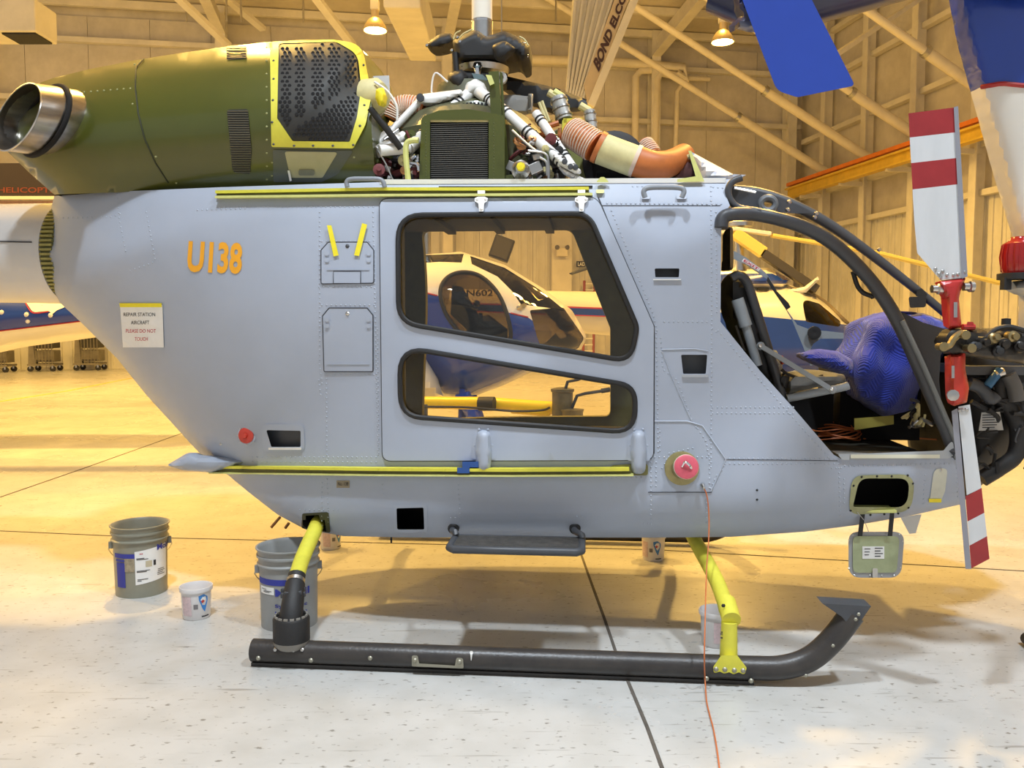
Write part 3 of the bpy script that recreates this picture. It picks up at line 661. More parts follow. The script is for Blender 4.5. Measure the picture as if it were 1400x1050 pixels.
mb = MB(); patch(mb, rnd([(1166, 733, 8), (1230, 733, 8), (1226, 783, 8), (1166, 783, 8)]), cvp, .004, .004, (), 20, 8); mb.build('cover_primer_face', mat('primer_face', (.40, .44, .25), .6, var=.15, scale=14), cover)
mb = MB(); patch(mb, rect(1179, 747, 1209, 764), cvp, .006, .002); pl_ = mb.build('placard', PAPER, cover)
mb = MB()
for k in range(4): patch(mb, rect(1196, 749 + 3.6 * k, 1207 - (k % 2) * 3, 750.2 + 3.6 * k), cvp, .007, .001)
for k in range(3): patch(mb, rect(1182, 750 + 4 * k, 1190 - k, 751 + 4 * k), cvp, .007, .001)
mb.build('placard_print', INK, cover)
mb = MB()
for q in ((1166, 731), (1230, 731), (1161, 738), (1161, 778), (1168, 787), (1190, 787), (1206, 787), (1222, 787), (1231, 776), (1234, 740)): dome(mb, cvp(*q, .002), (0, -1, 0), .005)
mb.build('cover_screws', STEEL, cover)
mb = MB(); patch(mb, rnd([(1193, 777, 2), (1200, 777, 2), (1200, 790, 2), (1193, 790, 2)]), cvp, .012, .012); mb.build('cover_latch', STEEL, cover)
for x0, x1 in ((1180, 1176), (1220, 1217)):
    mb = MB(); patch(mb, [(x0 - 3.5, 700), (x0 + 3, 700), (x1 + 3, 733), (x1 - 3.5, 733)], lambda px, py, o: H.y(px, py, -.635 - o - .03 * (733 - py) / 33), .012, .006); mb.build('strap', RUBBER, cover)
MB().tube([skin(1172, 700, .012), skin(1182, 712, .02), cvp(1188, 728, .01)], .0018, 5).build('lanyard', STEEL, cover)
mb = MB(); patch(mb, rnd([(1277, 642, 9), (1296, 639, 9), (1292, 672, 14), (1286, 686, 2), (1271, 686, 2)]), skin, .004, .004, (), 12, 5); wp = mb.build('pale_cover_plate', mat('pale_primer_plate', (.60, .60, .50), .5, var=.08, scale=14), heli)
mb = MB(); patch(mb, rect(1270, 682, 1287, 687), skin, .007, .004); mb.build('plate_tape', TAPE, wp)
mb = MB(); dome(mb, skin(1286, 643, .004), (0, -1, 0), .008); mb.build('plate_latch', STEEL, wp)
# blade antenna below the nose
a = MB(); patch(a, [(1231, 707), (1260, 703), (1252, 729), (1243, 730)], flat(H, -.2), 0, .02); a.build('blade_antenna', WHITEP, heli, smooth=False)
for q0, q1 in (((383, 707), (371, 721)), ((395, 715), (390, 722))): MB().tube([H.y(*q0, -.42), H.y(*q1, -.42)], .008, 6).build('drain_tube', COPPER, heli)
MB().tube([H.y(535, 733, -.4), H.y(535, 742, -.4)], .005, 6).build('drain_tube', BLACK, heli)
# ---- tail boom
b0 = H.y(60, 345, 0); zt, zb_ = H.y(66, 277, -.05).z, H.y(76, 415, -.05).z
zc0 = (zt + zb_) / 2; r0 = (zt - zb_) / 2 
xj = skin(62, 345).x + .06
bt = empty('tail_boom'); bt.parent = heli
MB().lathe((xj - .06, 0, zc0), (-1, 0, .01), [(r0, 0), (r0 * 1.0, .03), (r0 * .985, .5), (r0 * .9, 1.6), (r0 * .8, 2.6)], 40).build('boom_skin', mat('boom_white_grey', (.60, .58, .56), .3, var=.05, scale=2, coat=.3), bt)
MB().lathe((xj + .06, 0, zc0), (-1, 0, 0), [(r0 * .95, 0), (r0 * .95, .13)], 40).build('joint_ring', OLIVE, bt)
mb = MB()
for k in range(72):
    a = 2 * PI * k / 72; rr = r0 * .96; mb.box((xj - .02, rr * math.cos(a), zc0 + rr * math.sin(a)), (.07, .03, .012), Matrix.Rotation(a, 3, 'X'))
stuff(mb.build('joint_brackets', mat('bracket_primer', (.33, .29, .08), .55, var=.3, scale=30), bt, smooth=False))
MB().tube([H.y(0, 330, -r0), H.y(43, 331, -r0 * 1.0)], .004, 6).build('boom_seam', SEAM, bt)
# ---- skids, cross tubes, step
SKM = mat('skid_bolt_grey', (.33, .31, .24), .45, .5)
ys_ = -1.125
def skidline(yy):
    P_ = [H.y(*p, ys_) for p in ((346, 890), (520, 898), (760, 909), (960, 917), (1030, 919), (1072, 914), (1108, 900), (1138, 874), (1166, 838))]
    return [Vector((p.x, yy, p.z)) for p in P_]
zs0 = None
def skid(yy, near):
    P_ = skidline(yy); e = empty('landing_skid'); e.parent = heli
    rr = .050
    for p in P_[:5]: p.z = rr + .014
    P_[5].z = max(P_[5].z, rr + .022)
    MB().tube(P_[:1] + cat_rom(P_, 6)[1:], rr, 18).build('skid_tube', SKID, e)
    f = P_[-1]; d = (P_[-1] - P_[-2]).normalized()
    mb = MB(); ol = [(1124, 825), (1191, 829), (1175, 852), (1160, 855), (1152, 844)]
    if near:
        Q = [H.y(*p, yy - .045) for p in ol]; Q2 = [Vector((q.x, yy + .045, q.z)) for q in Q]
        mb.add(Q + Q2, [(0, 1, 2, 3, 4), (9, 8, 7, 6, 5)] + [(i, i + 5, (i + 1) % 5 + 5, (i + 1) % 5) for i in range(5)]); mb.build('skid_tip_plate', DARKGREY, e, smooth=False)
        mb = MB()
        for q in ((1174, 840), (1170, 847), (1139, 883), (1102, 924)): dome(mb, H.y(*q, yy - rr), (0, -1, 0), .008)
        mb.build('tip_bolts', SKM, e)
        # wear shoe below
        mb = MB(); mb.box(((P_[0].x + P_[4].x) / 2, yy, .008), (P_[4].x - P_[0].x, .05, .016)); mb.build('wear_shoe', SKID, e, smooth=False)
        hb_ = MB(); pj = lambda px, py, o: H.y(px, py, yy - rr * .86 - o)
        patch(hb_, rnd([(563, 896, 3), (571, 896, 3), (573, 907, 1), (622, 910, 1), (624, 899, 3), (633, 900, 3), (634, 914, 2), (563, 911, 2)]), pj, .016, .012); hb_.build('tie_down_handle', SKM, e)
        mb = MB()
        for q in ((506, 900), (353, 900), (425, 903), (567, 903), (628, 905), (966, 928), (1027, 931)): dome(mb, pj(*q, .016 if q[0] in (567, 628) else .006), (0, -1, 0), .011, .7, 8)
        mb.build('skid_bolts', SKM, e)
        mb = MB(); patch(mb, rnd([(642, 890, 2), (647, 890, 2), (646, 895, 1), (644, 906, 1), (643, 895, 1)]), lambda px, py, o: H.y(px, py, yy - rr * (.5 if py < 893 else .9) - o), .012, .01); mb.build('paint_drip', WHITEP, e)
    return P_
PN = skid(ys_, True); PF = skid(-ys_, False)
# rear cross tube
def crosstube(pts, r, name, m):
    P_ = pts[::-1] + [Vector((p.x, -p.y, p.z)) for p in pts]
    return MB().tube(P_, r, 14, smooth=4).build(name, m, heli)
yv = [(-.50, (437, 712)), (-.62, (430, 726)), (-.80, (414, 762)), (-.98, (405, 790))]
crosstube([Vector((H.y(437, 712, -.5).x, -.2, H.y(437, 712, -.5).z + .03))] + [H.y(*p, y) for y, p in yv], .037, 'rear_cross_tube', YEL)
rl = empty('rear_skid_clamp'); rl.parent = heli
cz_ = H.y(398, 838, ys_); q0, q1 = H.y(406, 786, -.97), H.y(401, 812, -1.05)
MB().tube([q0, q0.lerp(q1, .55)], .040, 14).build('collar', BLACK, rl)
MB().tube([q0.lerp(q1, .25), q0.lerp(q1, .42)], .042, 14).build('band', STEEL, rl)
mb = MB(); mb.tube([q0.lerp(q1, .5), H.y(399, 832, ys_ + .01), Vector((cz_.x, ys_, PN[0].z + .13))], [.045, .056], 14); mb.build('boot', RUBBER, rl)
mb = MB()
for k in range(10): a = 2 * PI * k / 10; mb.box(q1 + Vector((.045 * math.cos(a), .045 * math.sin(a), .012 * (k % 2))), (.022, .016, .022))
mb.build('clamp_nuts', DARKGREY, rl, bevel=.002)
cz = H.y(398, 838, ys_)
MB().lathe((cz.x, ys_, PN[0].z + .02), (0, 0, 1), [(.06, 0), (.078, .02), (.080, .045)], 26).build('cup_base', mat('cup_base_grey', (.25, .23, .2), .5), rl)
MB().lathe((cz.x, ys_, PN[0].z + .055), (0, 0, 1), [(.080, 0), (.080, .095), (.072, .105), (.072, .10), (.001, .10)], 26).build('cup', RUBBER, rl)
mb = MB()
for k in range(16): a = 2 * PI * k / 16; mb.box((cz.x + .068 * math.cos(a), ys_ + .068 * math.sin(a), PN[0].z + .163), (.018, .006, .01), Matrix.Rotation(a + PI / 2, 3, 'Z'))
stuff(mb.build('cup_teeth', mat('cup_base_grey', (0, 0, 0)), rl, smooth=False))
mb = MB()
for q in ((376, 888), (388, 888), (401, 889), (413, 888)): dome(mb, H.y(*q, ys_ - .050), (0, -1, .4), .009)
mb.build('clamp_bolts', STEEL, rl)
# front cross tube
fv = [(-.30, (938, 716)), (-.46, (948, 735)), (-.62, (960, 757)), (-.80, (978, 790)), (-.97, (989, 818)), (-1.06, (993, 833))]
crosstube([H.y(*p, y) for y, p in fv], .034, 'front_cross_tube', YEL)
fl_ = empty('front_skid_leg'); fl_.parent = heli
e0, e1 = H.y(993, 823, -1.03), H.y(1000, 848, -1.14)
MB().tube([e0, e1], .040, 16).build('socket', YEL, fl_)
g0 = H.y(997, 850, ys_); g1 = H.y(997, 915, ys_)
MB().tube([g0, Vector((g0.x, ys_, PN[4].z + .03))], [.033, .038], 14).build('leg_tube', YEL, fl_)
mb = MB(); pj = lambda px, py, o: H.y(px, py, ys_ - .050 - o)
patch(mb, rnd([(986, 896, 4), (1008, 896, 4), (1021, 913, 4), (1018, 923, 4), (1010, 919, 3), (1003, 922, 4), (997, 919, 3), (990, 921, 4), (984, 918, 3), (976, 921, 4), (975, 912, 5)]), pj, .012, .03, (), 8, 4); mb.build('saddle_plate', YEL, fl_)
mb = MB()
for q in ((979, 915), (991, 915.5), (1004, 916.5), (1016, 917)): dome(mb, pj(*q, .012), (0, -1, 0), .011, .7, 8)
mb.build('saddle_bolts', SKM, fl_)
mb = MB()
for q in ((989, 828), (991, 839), (1008, 843)): dome(mb, H.y(*q, -1.12), (0, -1, 0), .009)
mb.build('socket_bolts', BLACK, fl_)
mb = MB(); write(mb, '15', [(988, 873), (988, 863), (985, 863), (985, 873)], flat(H, -1.14), .004, .02); mb.build('leg_marking', INK, fl_)
# boarding step
st = empty('boarding_step'); st.parent = heli
pz = H.y(700, 750, -1.0).z; x0, x1 = H.y(614, 756, -1.02).x, H.y(795, 756, -1.02).x
mb = MB(); mb.box(((x0 + x1) / 2, -.92, pz), (x1 - x0 - .02, .22, .018)); mb.build('tread_plate', mat('grit_tread', (.055, .05, .045), .9, var=.4, scale=30, bump=.5, bscale=160), st, smooth=False)
mb = MB(); mb.tube([(x0, -.80, pz), (x0, -1.01, pz), (x0 + .02, -1.03, pz - .002), (x1 - .02, -1.03, pz - .002), (x1, -1.01, pz), (x1, -.80, pz)], .018, 10); mb.tube([(x0, -.81, pz), (x1, -.81, pz)], .012, 8); mb.build('step_frame', DARKGREY, st)
for px in (620, 786):
    a0 = skin(px, 722, .0); a1 = Vector((x0 if px < 700 else x1, -.83, pz))
    MB().tube([a0 + Vector((0, .05, .01)), a0 + Vector((0, -.03, -.005)), a1 + Vector((0, -.02, .03)), a1], .015, 10, smooth=4).build('step_arm', DARKGREY, st)
    MB().lathe(a0 + Vector((0, .01, 0)), (0, -1, -.1), [(.027, 0), (.027, .018), (.02, .024), (.001, .024)], 16).build('arm_grommet', BLACK, st)
# ================================================================ engine cowling
CT = [(74, 266), (40, 236), (10, 207), (24, 160), (55, 113), (75, 106), (120, 95), (187, 82), (250, 72), (310, 63.5), (370, 57), (420, 54), (460, 55), (485, 62), (498, 76), (505, 100)]
COUT = CT + [(508, 140), (508, 180), (510, 205), (514, 249), (420, 253), (300, 257), (160, 263)]
def SCW(px, py):
    q = 1 - min(dpoly((px, py), CT[4:]) / 150, 1); a = .30 + .44 * math.sqrt(1 - q * q)
    q = 1 - min(dpoly((px, py), CT[:5]) / 90, 1); a *= .68 + .32 * math.sqrt(1 - q * q)
    v = max(0, py - 125) / 130; return a * (1 - .26 * v * v)
def cowl(px, py, off=0.0): return H.y(px, py, -(SCW(px, py) + off))
cw = empty('engine_cowling'); cw.parent = heli
V2, T = cdt(COUT, (), 12, 8); n = len(V2); A = [cowl(*v) for v in V2]
mb = MB(); mb.add(A, T); mb.add([mir(a) for a in A], [f[::-1] for f in T])
ln = dens(CT + [(508, 140), (508, 180), (510, 205), (514, 249)], 8, False); V = []; K = 8
for p in ln: a = cowl(*p); V += [Vector((a.x, a.y * (1 - 2 * k / K), a.z + .03 * math.sin(PI * k / K) * (p[1] < 120 and p[0] > 60))) for k in range(K + 1)]
mb.add(V, [(i * (K + 1) + k, i * (K + 1) + k + 1, (i + 1) * (K + 1) + k + 1, (i + 1) * (K + 1) + k) for i in range(len(ln) - 1) for k in range(K)])
mb.build('cowl_skin', GREEN, cw, angle=60)
def cseam(pts, r, m, name='cowl_seam', par=None, off=.001): MB().tube([cowl(*p, off) for p in dens(pts, 10, False)], r, 6).build(name, m, par or cw)
cseam([(196, 81), (186, 92), (185, 120), (189, 155), (198, 190), (212, 222), (230, 250)], .004, mat('green_gap', (.025, .028, .008), .7))
rv = MB()
def crivs(pts, sp, r=.006):
    last = None
    for p in dens(pts, .5, False):
        if last is None or math.dist(p, last) >= sp: dome(rv, cowl(*p), (0, -1, .25), r); last = p
for l in ([(88, 128), (178, 121)], [(184, 88), (195, 87)], [(181, 142), (191, 141)], [(213, 214), (214, 214)], [(241, 250), (242, 250)], [(364, 65), (365, 250)], [(484, 215), (486, 215)], [(372, 222), (372, 248)]): crivs(l, 9 if l[0][0] == 88 else 18)
stuff(rv.build('cowl_rivets', mat('rivet_olive', (.30, .30, .12), .4), cw))
# exhaust: pipe cut obliquely, its mouth turned out to the near side
def ering(cx, cy, k, y0):
    out = []
    for j in range(40):
        a = 2 * PI * j / 40; out.append(H.y(cx + k * (22 * math.cos(a) - 24 * math.sin(a)), cy + k * (-46 * math.cos(a) - 7 * math.sin(a)), y0 + .14 * k * math.sin(a)))
    return out
def loft(rings, name, m, par, cap=False):
    mb = MB(); n = len(rings[0])
    V = [p for r in rings for p in r]; F = [(i * n + k, i * n + (k + 1) % n, (i + 1) * n + (k + 1) % n, (i + 1) * n + k) for i in range(len(rings) - 1) for k in range(n)]
    if cap: F.append(tuple(range((len(rings) - 1) * n, len(rings) * n)))
    return mb.add(V, F).build(name, m, par)
EY = -.70
ex = loft([ering(24, 160, 1, EY), ering(42, 162, 1, EY + .05), ering(61, 165, 1, EY + .10), ering(90, 168, .95, EY + .2)], 'exhaust_pipe', EXH, cw)
loft([ering(24, 160, .985, EY), ering(44, 162, .95, EY + .07), ering(75, 160, .85, EY + .3), ering(100, 160, .7, EY + .5)], 'pipe_lining', mat('sooty_steel', (.20, .17, .14), .4, .9, var=.4, scale=6), ex, True)
MB().tube(ering(24, 160, .992, EY), .004, 6, closed=True).build('pipe_rim', STEEL, ex)
MB().tube(ering(62, 165, 1.03, EY + .10), .012, 8, closed=True).build('exhaust_shroud', BLKVOID, ex)
# side grilles
GR = mat('dark_mesh', (.035, .034, .028), .5, .3)
for ol in (rnd([(310, 150, 4), (339, 149, 4), (344, 205, 8), (342, 238, 3), (318, 236, 8)]), rnd([(309, 63, 2), (337, 63, 2), (337, 80, 3), (310, 82, 3)])):
    mb = MB(); patch(mb, ol, cowl, .003, .003, (), 10, 5); g = mb.build('vent_grille', GR, cw)
    mb = MB(); y = min(p[1] for p in ol) + 3
    while y < max(p[1] for p in ol) - 2:
        xs_ = [x for x in range(300, 350) if inside((x, y), ol)]
        if len(xs_) > 3: mb.tube([cowl(xs_[0], y, .005), cowl((xs_[0] + xs_[-1]) / 2, y, .005), cowl(xs_[-1], y, .005)], .0022, 4)
        y += 3.2
    stuff(mb.build('grille_wires', mat('mesh_wire', (.16, .15, .11), .4, .5), g))
# air intake: yellow frame, black perforated screen
FR_O = rnd([(369, 57, 4), (455, 54, 8), (495, 60, 30), (508, 130, 60), (500, 170, 40), (483, 203, 4), (371, 201, 3)])
FR_I = rnd([(381, 59, 6), (460, 57, 20), (489, 74, 25), (494, 120, 40), (488, 160, 30), (478, 194, 3), (400, 193, 4), (379, 162, 4)])
mb = MB(); patch(mb, FR_O, cowl, .014, .014, [FR_I], 9, 5); itk = mb.build('intake_frame', YEL, cw)
mb = MB()
for q in ((374, 83), (374, 108), (373, 137), (372, 167), (374, 197), (402, 199), (428, 199), (455, 199), (483, 198), (492, 172), (498, 144), (500, 115), (497, 89), (489, 71)): dome(mb, cowl(*q, .014), (0, -1, .2), .007)
stuff(mb.build('frame_screws', DARKGREY, itk))
mb = MB(); patch(mb, FR_I, cowl, .006, .006, (), 9, 5); mb.build('intake_screen', mat('screen_metal', (.035, .033, .029), .6, .2), itk)
mb = MB(); y = 61; row = 0
bars = [(397, 404), (418, 425), (442, 448), (466, 472)]
while y < 192:
    x = 383 + (row % 2) * 3.2
    while x < 492:
        sl = (x - 400) * -.62 + 172       # the diagonal bar
        blocked = any(a < x - (y - 60) * .0 < b and y < sl - 4 for a, b in bars) or abs(y - sl) < 6
        if not blocked and inside((x, y), FR_I) and dpoly((x, y), FR_I + [FR_I[0]]) > 3.5:
            c_ = cowl(x, y, .0085); u, v, d_ = basis((0, -1, .15))
            mb.add([c_ + (u * math.cos(2 * PI * k / 6) + v * math.sin(2 * PI * k / 6)) * .0096 for k in range(6)], [(0, 1, 2, 3, 4, 5)])
        x += 6.4
    y += 5.6; row += 1
stuff(mb.build('screen_holes', BLKVOID, itk))
mb = MB(); patch(mb, rnd([(373, 205, 2), (483, 206, 2), (462, 238, 8), (440, 249, 3), (374, 249, 2)]), cowl, .006, .006, (), 12, 6); lp = mb.build('lower_panel', mat('dark_grey_green', (.085, .095, .075), .45), cw)
mb = MB(); patch(mb, rnd([(389, 207, 3), (462, 208, 3), (441, 243, 4), (397, 243, 3)]), cowl, .011, .006, (), 12, 6); mb.build('cream_hatch', mat('cream_hatch', (.40, .37, .20), .5, var=.08, scale=14), lp)
mb = MB(); patch(mb, rnd([(408, 232, 3), (430, 232, 3), (430, 240, 3), (408, 240, 3)]), cowl, .016, .006); mb.build('hatch_latch', mat('latch_dull', (.17, .17, .12), .5), lp)
mb = MB(); patch(mb, [(393, 233), (396, 233), (399, 247), (396, 248)], cowl, .02, .01); mb.build('white_tag', WHITEP, lp)
# ================================================================ rotor mast, head, transmission deck
def hp(px, py, y): return H.y(px, py, y)
mast = empty('rotor_mast'); mast.parent = heli
m0, m1 = hp(659, 48, 0), hp(660, -30, 0)
MB().lathe((m0.x, 0, m0.z - .42), (0, 0, 1), [(.062, 0), (.062, .25), (.058, .3), (.058, .49)], 24).build('mast_shaft', STEEL, mast)
MB().lathe((m0.x, 0, hp(659, 28, 0).z), (0, 0, 1), [(.056, 0), (.056, .5), (.02, .52)], 24).build('mast_sleeve', mat('white_sleeve', (.86, .80, .68), .4), mast)
MB().lathe((m0.x, 0, hp(659, 32, 0).z), (0, 0, 1), [(.0585, 0), (.0585, .012)], 24).build('mast_band', CHROME, mast)
hub = empty('rotor_hub'); hub.parent = heli
mb = MB(); puff(mb, rnd([(618, 56, 6), (636, 46, 10), (652, 40, 8), (664, 50, 6), (690, 42, 10), (712, 52, 8), (725, 62, 6), (724, 80, 6), (712, 84, 5), (704, 74, 5), (690, 76, 8), (676, 82, 4), (640, 84, 4), (624, 84, 4)]), H, 0.0, .20, 9, 4, base=.45); mb.build('hub_body', BLACK, hub)
mb = MB(); puff(mb, rnd([(581, 60, 6), (600, 47, 8), (616, 45, 6), (624, 54, 4), (612, 64, 5), (588, 68, 5)]), H, .12, .09, 7, 4, base=.4); mb.build('hub_arm', BLACK, hub)
mb = MB(); puff(mb, rnd([(672, 62, 6), (690, 55, 8), (706, 66, 4), (690, 80, 8), (676, 80, 6)]), H, -.22, .05, 7, 4, base=.3); mb.build('hub_arm', BLACK, hub)
for q, y in (((584, 62), .02), ((625, 51), -.17), ((629, 57), -.19), ((618, 69), -.14), ((707, 58), -.17), ((716, 60), -.15), ((720, 76), -.15)):
    mb = MB(); dome(mb, hp(*q, y), (0, -1, 0), .011, .9, 8); mb.build('hub_bolt', CHROME, hub)
MB().tube([hp(622, 72, -.18), hp(624, 98, -.18)], .016, 8).build('pitch_link', BLACK, hub)
MB().tube([hp(633, 78, -.1), hp(634, 92, -.1)], .014, 8).build('pitch_link', BLACK, hub)
for pts in ([(620, 54), (623, 46), (630, 42)], [(628, 52), (634, 46), (646, 40)], [(710, 50), (717, 54), (722, 62)]): MB().tube([hp(*p, -.19) for p in pts], .004, 5, smooth=4).build('hub_wire', CREAM, hub)
sw = empty('swashplate'); sw.parent = heli
MB().lathe((m0.x, 0, hp(659, 108, 0).z), (0, 0, 1), [(.07, 0), (.14, .02), (.15, .05), (.10, .075), (.065, .09)], 24).build('swash_ring', STEEL, sw)
mb = MB(); puff(mb, rnd([(612, 100, 8), (632, 94, 6), (640, 104, 4), (636, 120, 6), (624, 124, 8), (612, 112, 5)]), H, -.2, .07, 9, 4); mb.build('swash_horn', BLACK, sw)
mb = MB(); puff(mb, [(632, 96), (674, 100), (670, 112), (650, 118), (632, 110)], H, -.14, .03, 5, 5); mb.build('swash_arm', BLACK, sw)
mb = MB(); patch(mb, [(645, 100), (660, 102), (667, 109), (652, 117)], flat(H, -.2), 0, .03); mb.build('blue_grey_plate', mat('plate_blue_grey', (.13, .19, .20), .5), sw, smooth=False)
mb = MB(); mb.lathe(hp(653, 94, -.15), (0, 0, 1), [(.018, -.04), (.018, 0), (.028, .01), (.02, .03), (.001, .035)], 12); mb.build('swash_bolt', CHROME, sw)
mb = MB(); puff(mb, [(684, 102), (760, 120), (762, 158), (740, 150), (688, 124)], H, .12, .05, 6, 6); puff(mb, [(760, 120), (802, 136), (800, 148), (764, 158)], H, .12, .05, 6, 6); mb.build('control_lever', BLACK, heli)
MB().lathe(hp(686, 108, -.12), (0, -1, 0), [(.03, 0), (.03, .03), (.014, .032), (.014, 0)], 18).build('rod_end_bearing', WHITEP, heli)
MB().lathe(hp(797, 145, .0), (0, -1, 0), [(.025, 0), (.025, .03), (.001, .034)], 12).build('lever_bolt', DARKGREY, heli)
mb = MB(); puff(mb, [(684, 130), (700, 129), (724, 132), (728, 140), (722, 156), (700, 158), (684, 150)], H, .05, .05, 6, 5); puff(mb, rnd([(722, 128, 2), (729, 128, 2), (728, 155, 2), (720, 155, 2)]), H, .02, .05, 4, 4); mb.build('grey_housing', mat('grey_casting', (.5, .49, .46), .5), heli)
# gearbox struts
def strut(pts, r, name='gearbox_strut', m=WHITEP, bands=()):
    o = MB().tube(pts, r, 14).build(name, m, heli)
    for t in bands:
        p = Vector(pts[0]).lerp(Vector(pts[-1]), t); d_ = (Vector(pts[-1]) - Vector(pts[0])).normalized()
        for s_ in (-.012, .012): MB().tube([p + d_ * (s_ - .004), p + d_ * (s_ + .004)], r + .004, 14).build('strut_clamp', BLACK, o)
    return o
cap = hp(648, 122, -.25)
strut([cap, hp(560, 202, -.55)], .030, bands=(.25, .42, .78)); strut([hp(560, 202, -.55), hp(519, 206, -.62)], .028)
strut([hp(553, 187, -.48), hp(515, 208, -.58)], .030, bands=(.45,))
strut([hp(690, 152, -.46), hp(768, 222, -.62)], .026, bands=(.02, .42, .96)); strut([hp(650, 122, -.26), hp(692, 154, -.46)], .03, bands=(.5,))
strut([hp(733, 155, -.35), hp(782, 228, -.55)], .023, bands=(.14, .52, .80))
mb = MB(); puff(mb, rnd([(630, 132, 5), (637, 113, 5), (650, 107, 8), (662, 114, 5), (668, 128, 5), (660, 138, 6), (650, 126, 4), (640, 138, 6)]), H, -.25, .06, 8, 4); mb.build('strut_apex', WHITEP, heli)
mb = MB(); puff(mb, rnd([(566, 135, 8), (580, 128, 6), (630, 122, 4), (636, 130, 5), (610, 140, 5), (592, 146, 6), (572, 144, 6)]), H, -.32, .045, 8, 4); tl = mb.build('torque_link', WHITEP, heli)
MB().lathe(hp(575, 134, -.365), (0, -1, 0), [(.02, 0), (.02, .012), (.001, .014)], 14).build('link_bolt', DARKGREY, tl)
strut([hp(572, 140, -.34), hp(536, 178, -.42)], .018); strut([hp(536, 178, -.42), hp(512, 200, -.5)], .026)
strut([hp(545, 178, -.47), hp(526, 192, -.5)], .012, 'control_rod', STEEL)
MB().tube([hp(506, 148, -.66), hp(530, 178, -.64), hp(548, 203, -.6)], .016, 10).build('support_stay', BLACK, heli)
# forked foot of the front strut
mb = MB(); puff(mb, rnd([(752, 210, 4), (764, 210, 6), (794, 232, 4), (795, 238, 4), (786, 238, 4), (762, 224, 4)]), H, -.62, .035, 6, 3); mb.build('strut_fork', WHITEP, heli)
mb = MB(); puff(mb, rnd([(758, 222, 4), (786, 238, 4), (804, 246, 2), (788, 249, 2), (770, 238, 5)]), H, -.6, .035, 6, 3); mb.build('strut_foot', WHITEP, heli)
for q in ((772, 221), (780, 228), (787, 229)): MB().lathe(hp(*q, -.655), (0, -1, 0), [(.014, 0), (.012, .016), (.001, .018)], 10).build('fork_bolt', DARKGREY, heli)
# oil cooler in its green frame
oc = empty('oil_cooler'); oc.parent = heli
RF = rnd([(576, 160, 10), (600, 151, 4), (640, 149, 6), (664, 153, 3), (690, 158, 4), (690, 249, 2), (573, 249, 2)]); RI = rect(588, 164, 668, 246)
mb = MB(); patch(mb, RF, flat(H, -.60), 0, .05, [RI], 20, 10); mb.build('cooler_frame', GREEN, oc, angle=30)
mb = MB(); patch(mb, rect(588, 164, 668, 246), flat(H, -.56), 0, .05); mb.build('cooler_core', mat('core_dark', (.03, .028, .024), .6, .3), oc, smooth=False)
mb = MB(); patch(mb, rect(588, 163, 668, 167), flat(H, -.59), 0, .03); mb.build('cooler_top_bar', CREAM, oc, smooth=False)
for k in range(27):
    y = 170 + k * 2.85; MB().box((hp(628, y, -.575).x, -.575, hp(628, y, -.575).z), (hp(667, y, -.575).x - hp(589, y, -.575).x, .02, .0035)).build('fin', mat('core_fin', (.20, .19, .17), .4, .7), oc, smooth=False)
mb = MB()
for k in range(18): dome(mb, hp(582, 168 + k * 4.5, -.60), (0, -1, 0), .003); dome(mb, hp(675, 168 + k * 4.5, -.60), (0, -1, 0), .003)
stuff(mb.build('frame_rivets', GREEN, oc))
mb = MB(); patch(mb, [(668, 98), (682, 97), (686, 160), (693, 249), (668, 249), (671, 160)], flat(H, -.53), 0, .05); patch(mb, [(683, 97), (687, 100), (690, 158), (698, 249), (693, 249), (686, 160)], flat(H, -.50), 0, .08); mb.build('frame_upright', GREEN, heli, smooth=False)
mb = MB(); patch(mb, [(664, 102), (672, 103), (676, 114), (670, 117)], flat(H, -.56), 0, .02); mb.build('yellow_plate', YELP, heli, smooth=False)
mb = MB(); patch(mb, [(690, 240), (702, 238), (720, 244), (722, 249), (690, 249)], flat(H, -.58), 0, .06); mb.build('frame_foot', GREEN, heli, smooth=False)
# vent slots arc behind the cooler
MB().tube([hp(x, 150 - 5 * math.sin((x - 628) / 42 * PI), -.35) for x in range(628, 671, 3)], .03, 8).build('gearbox_flange', GREEN, heli)
for k in range(7): MB().box(hp(634 + 5 * k, 146 - 3 * math.sin((k + 1) / 8 * PI), -.385), (.010, .02, .022)).build('flange_slot', BLACK, heli, smooth=False)
MB().lathe((hp(640, 200, -.1).x, -.1, hp(640, 249, -.1).z), (0, 0, 1), [(.42, 0), (.42, .22), (.33, .32), (.18, .40), (.16, .5)], 28).build('main_gearbox', mat('gearbox_casting', (.10, .10, .05), .5, var=.3, scale=10), heli)
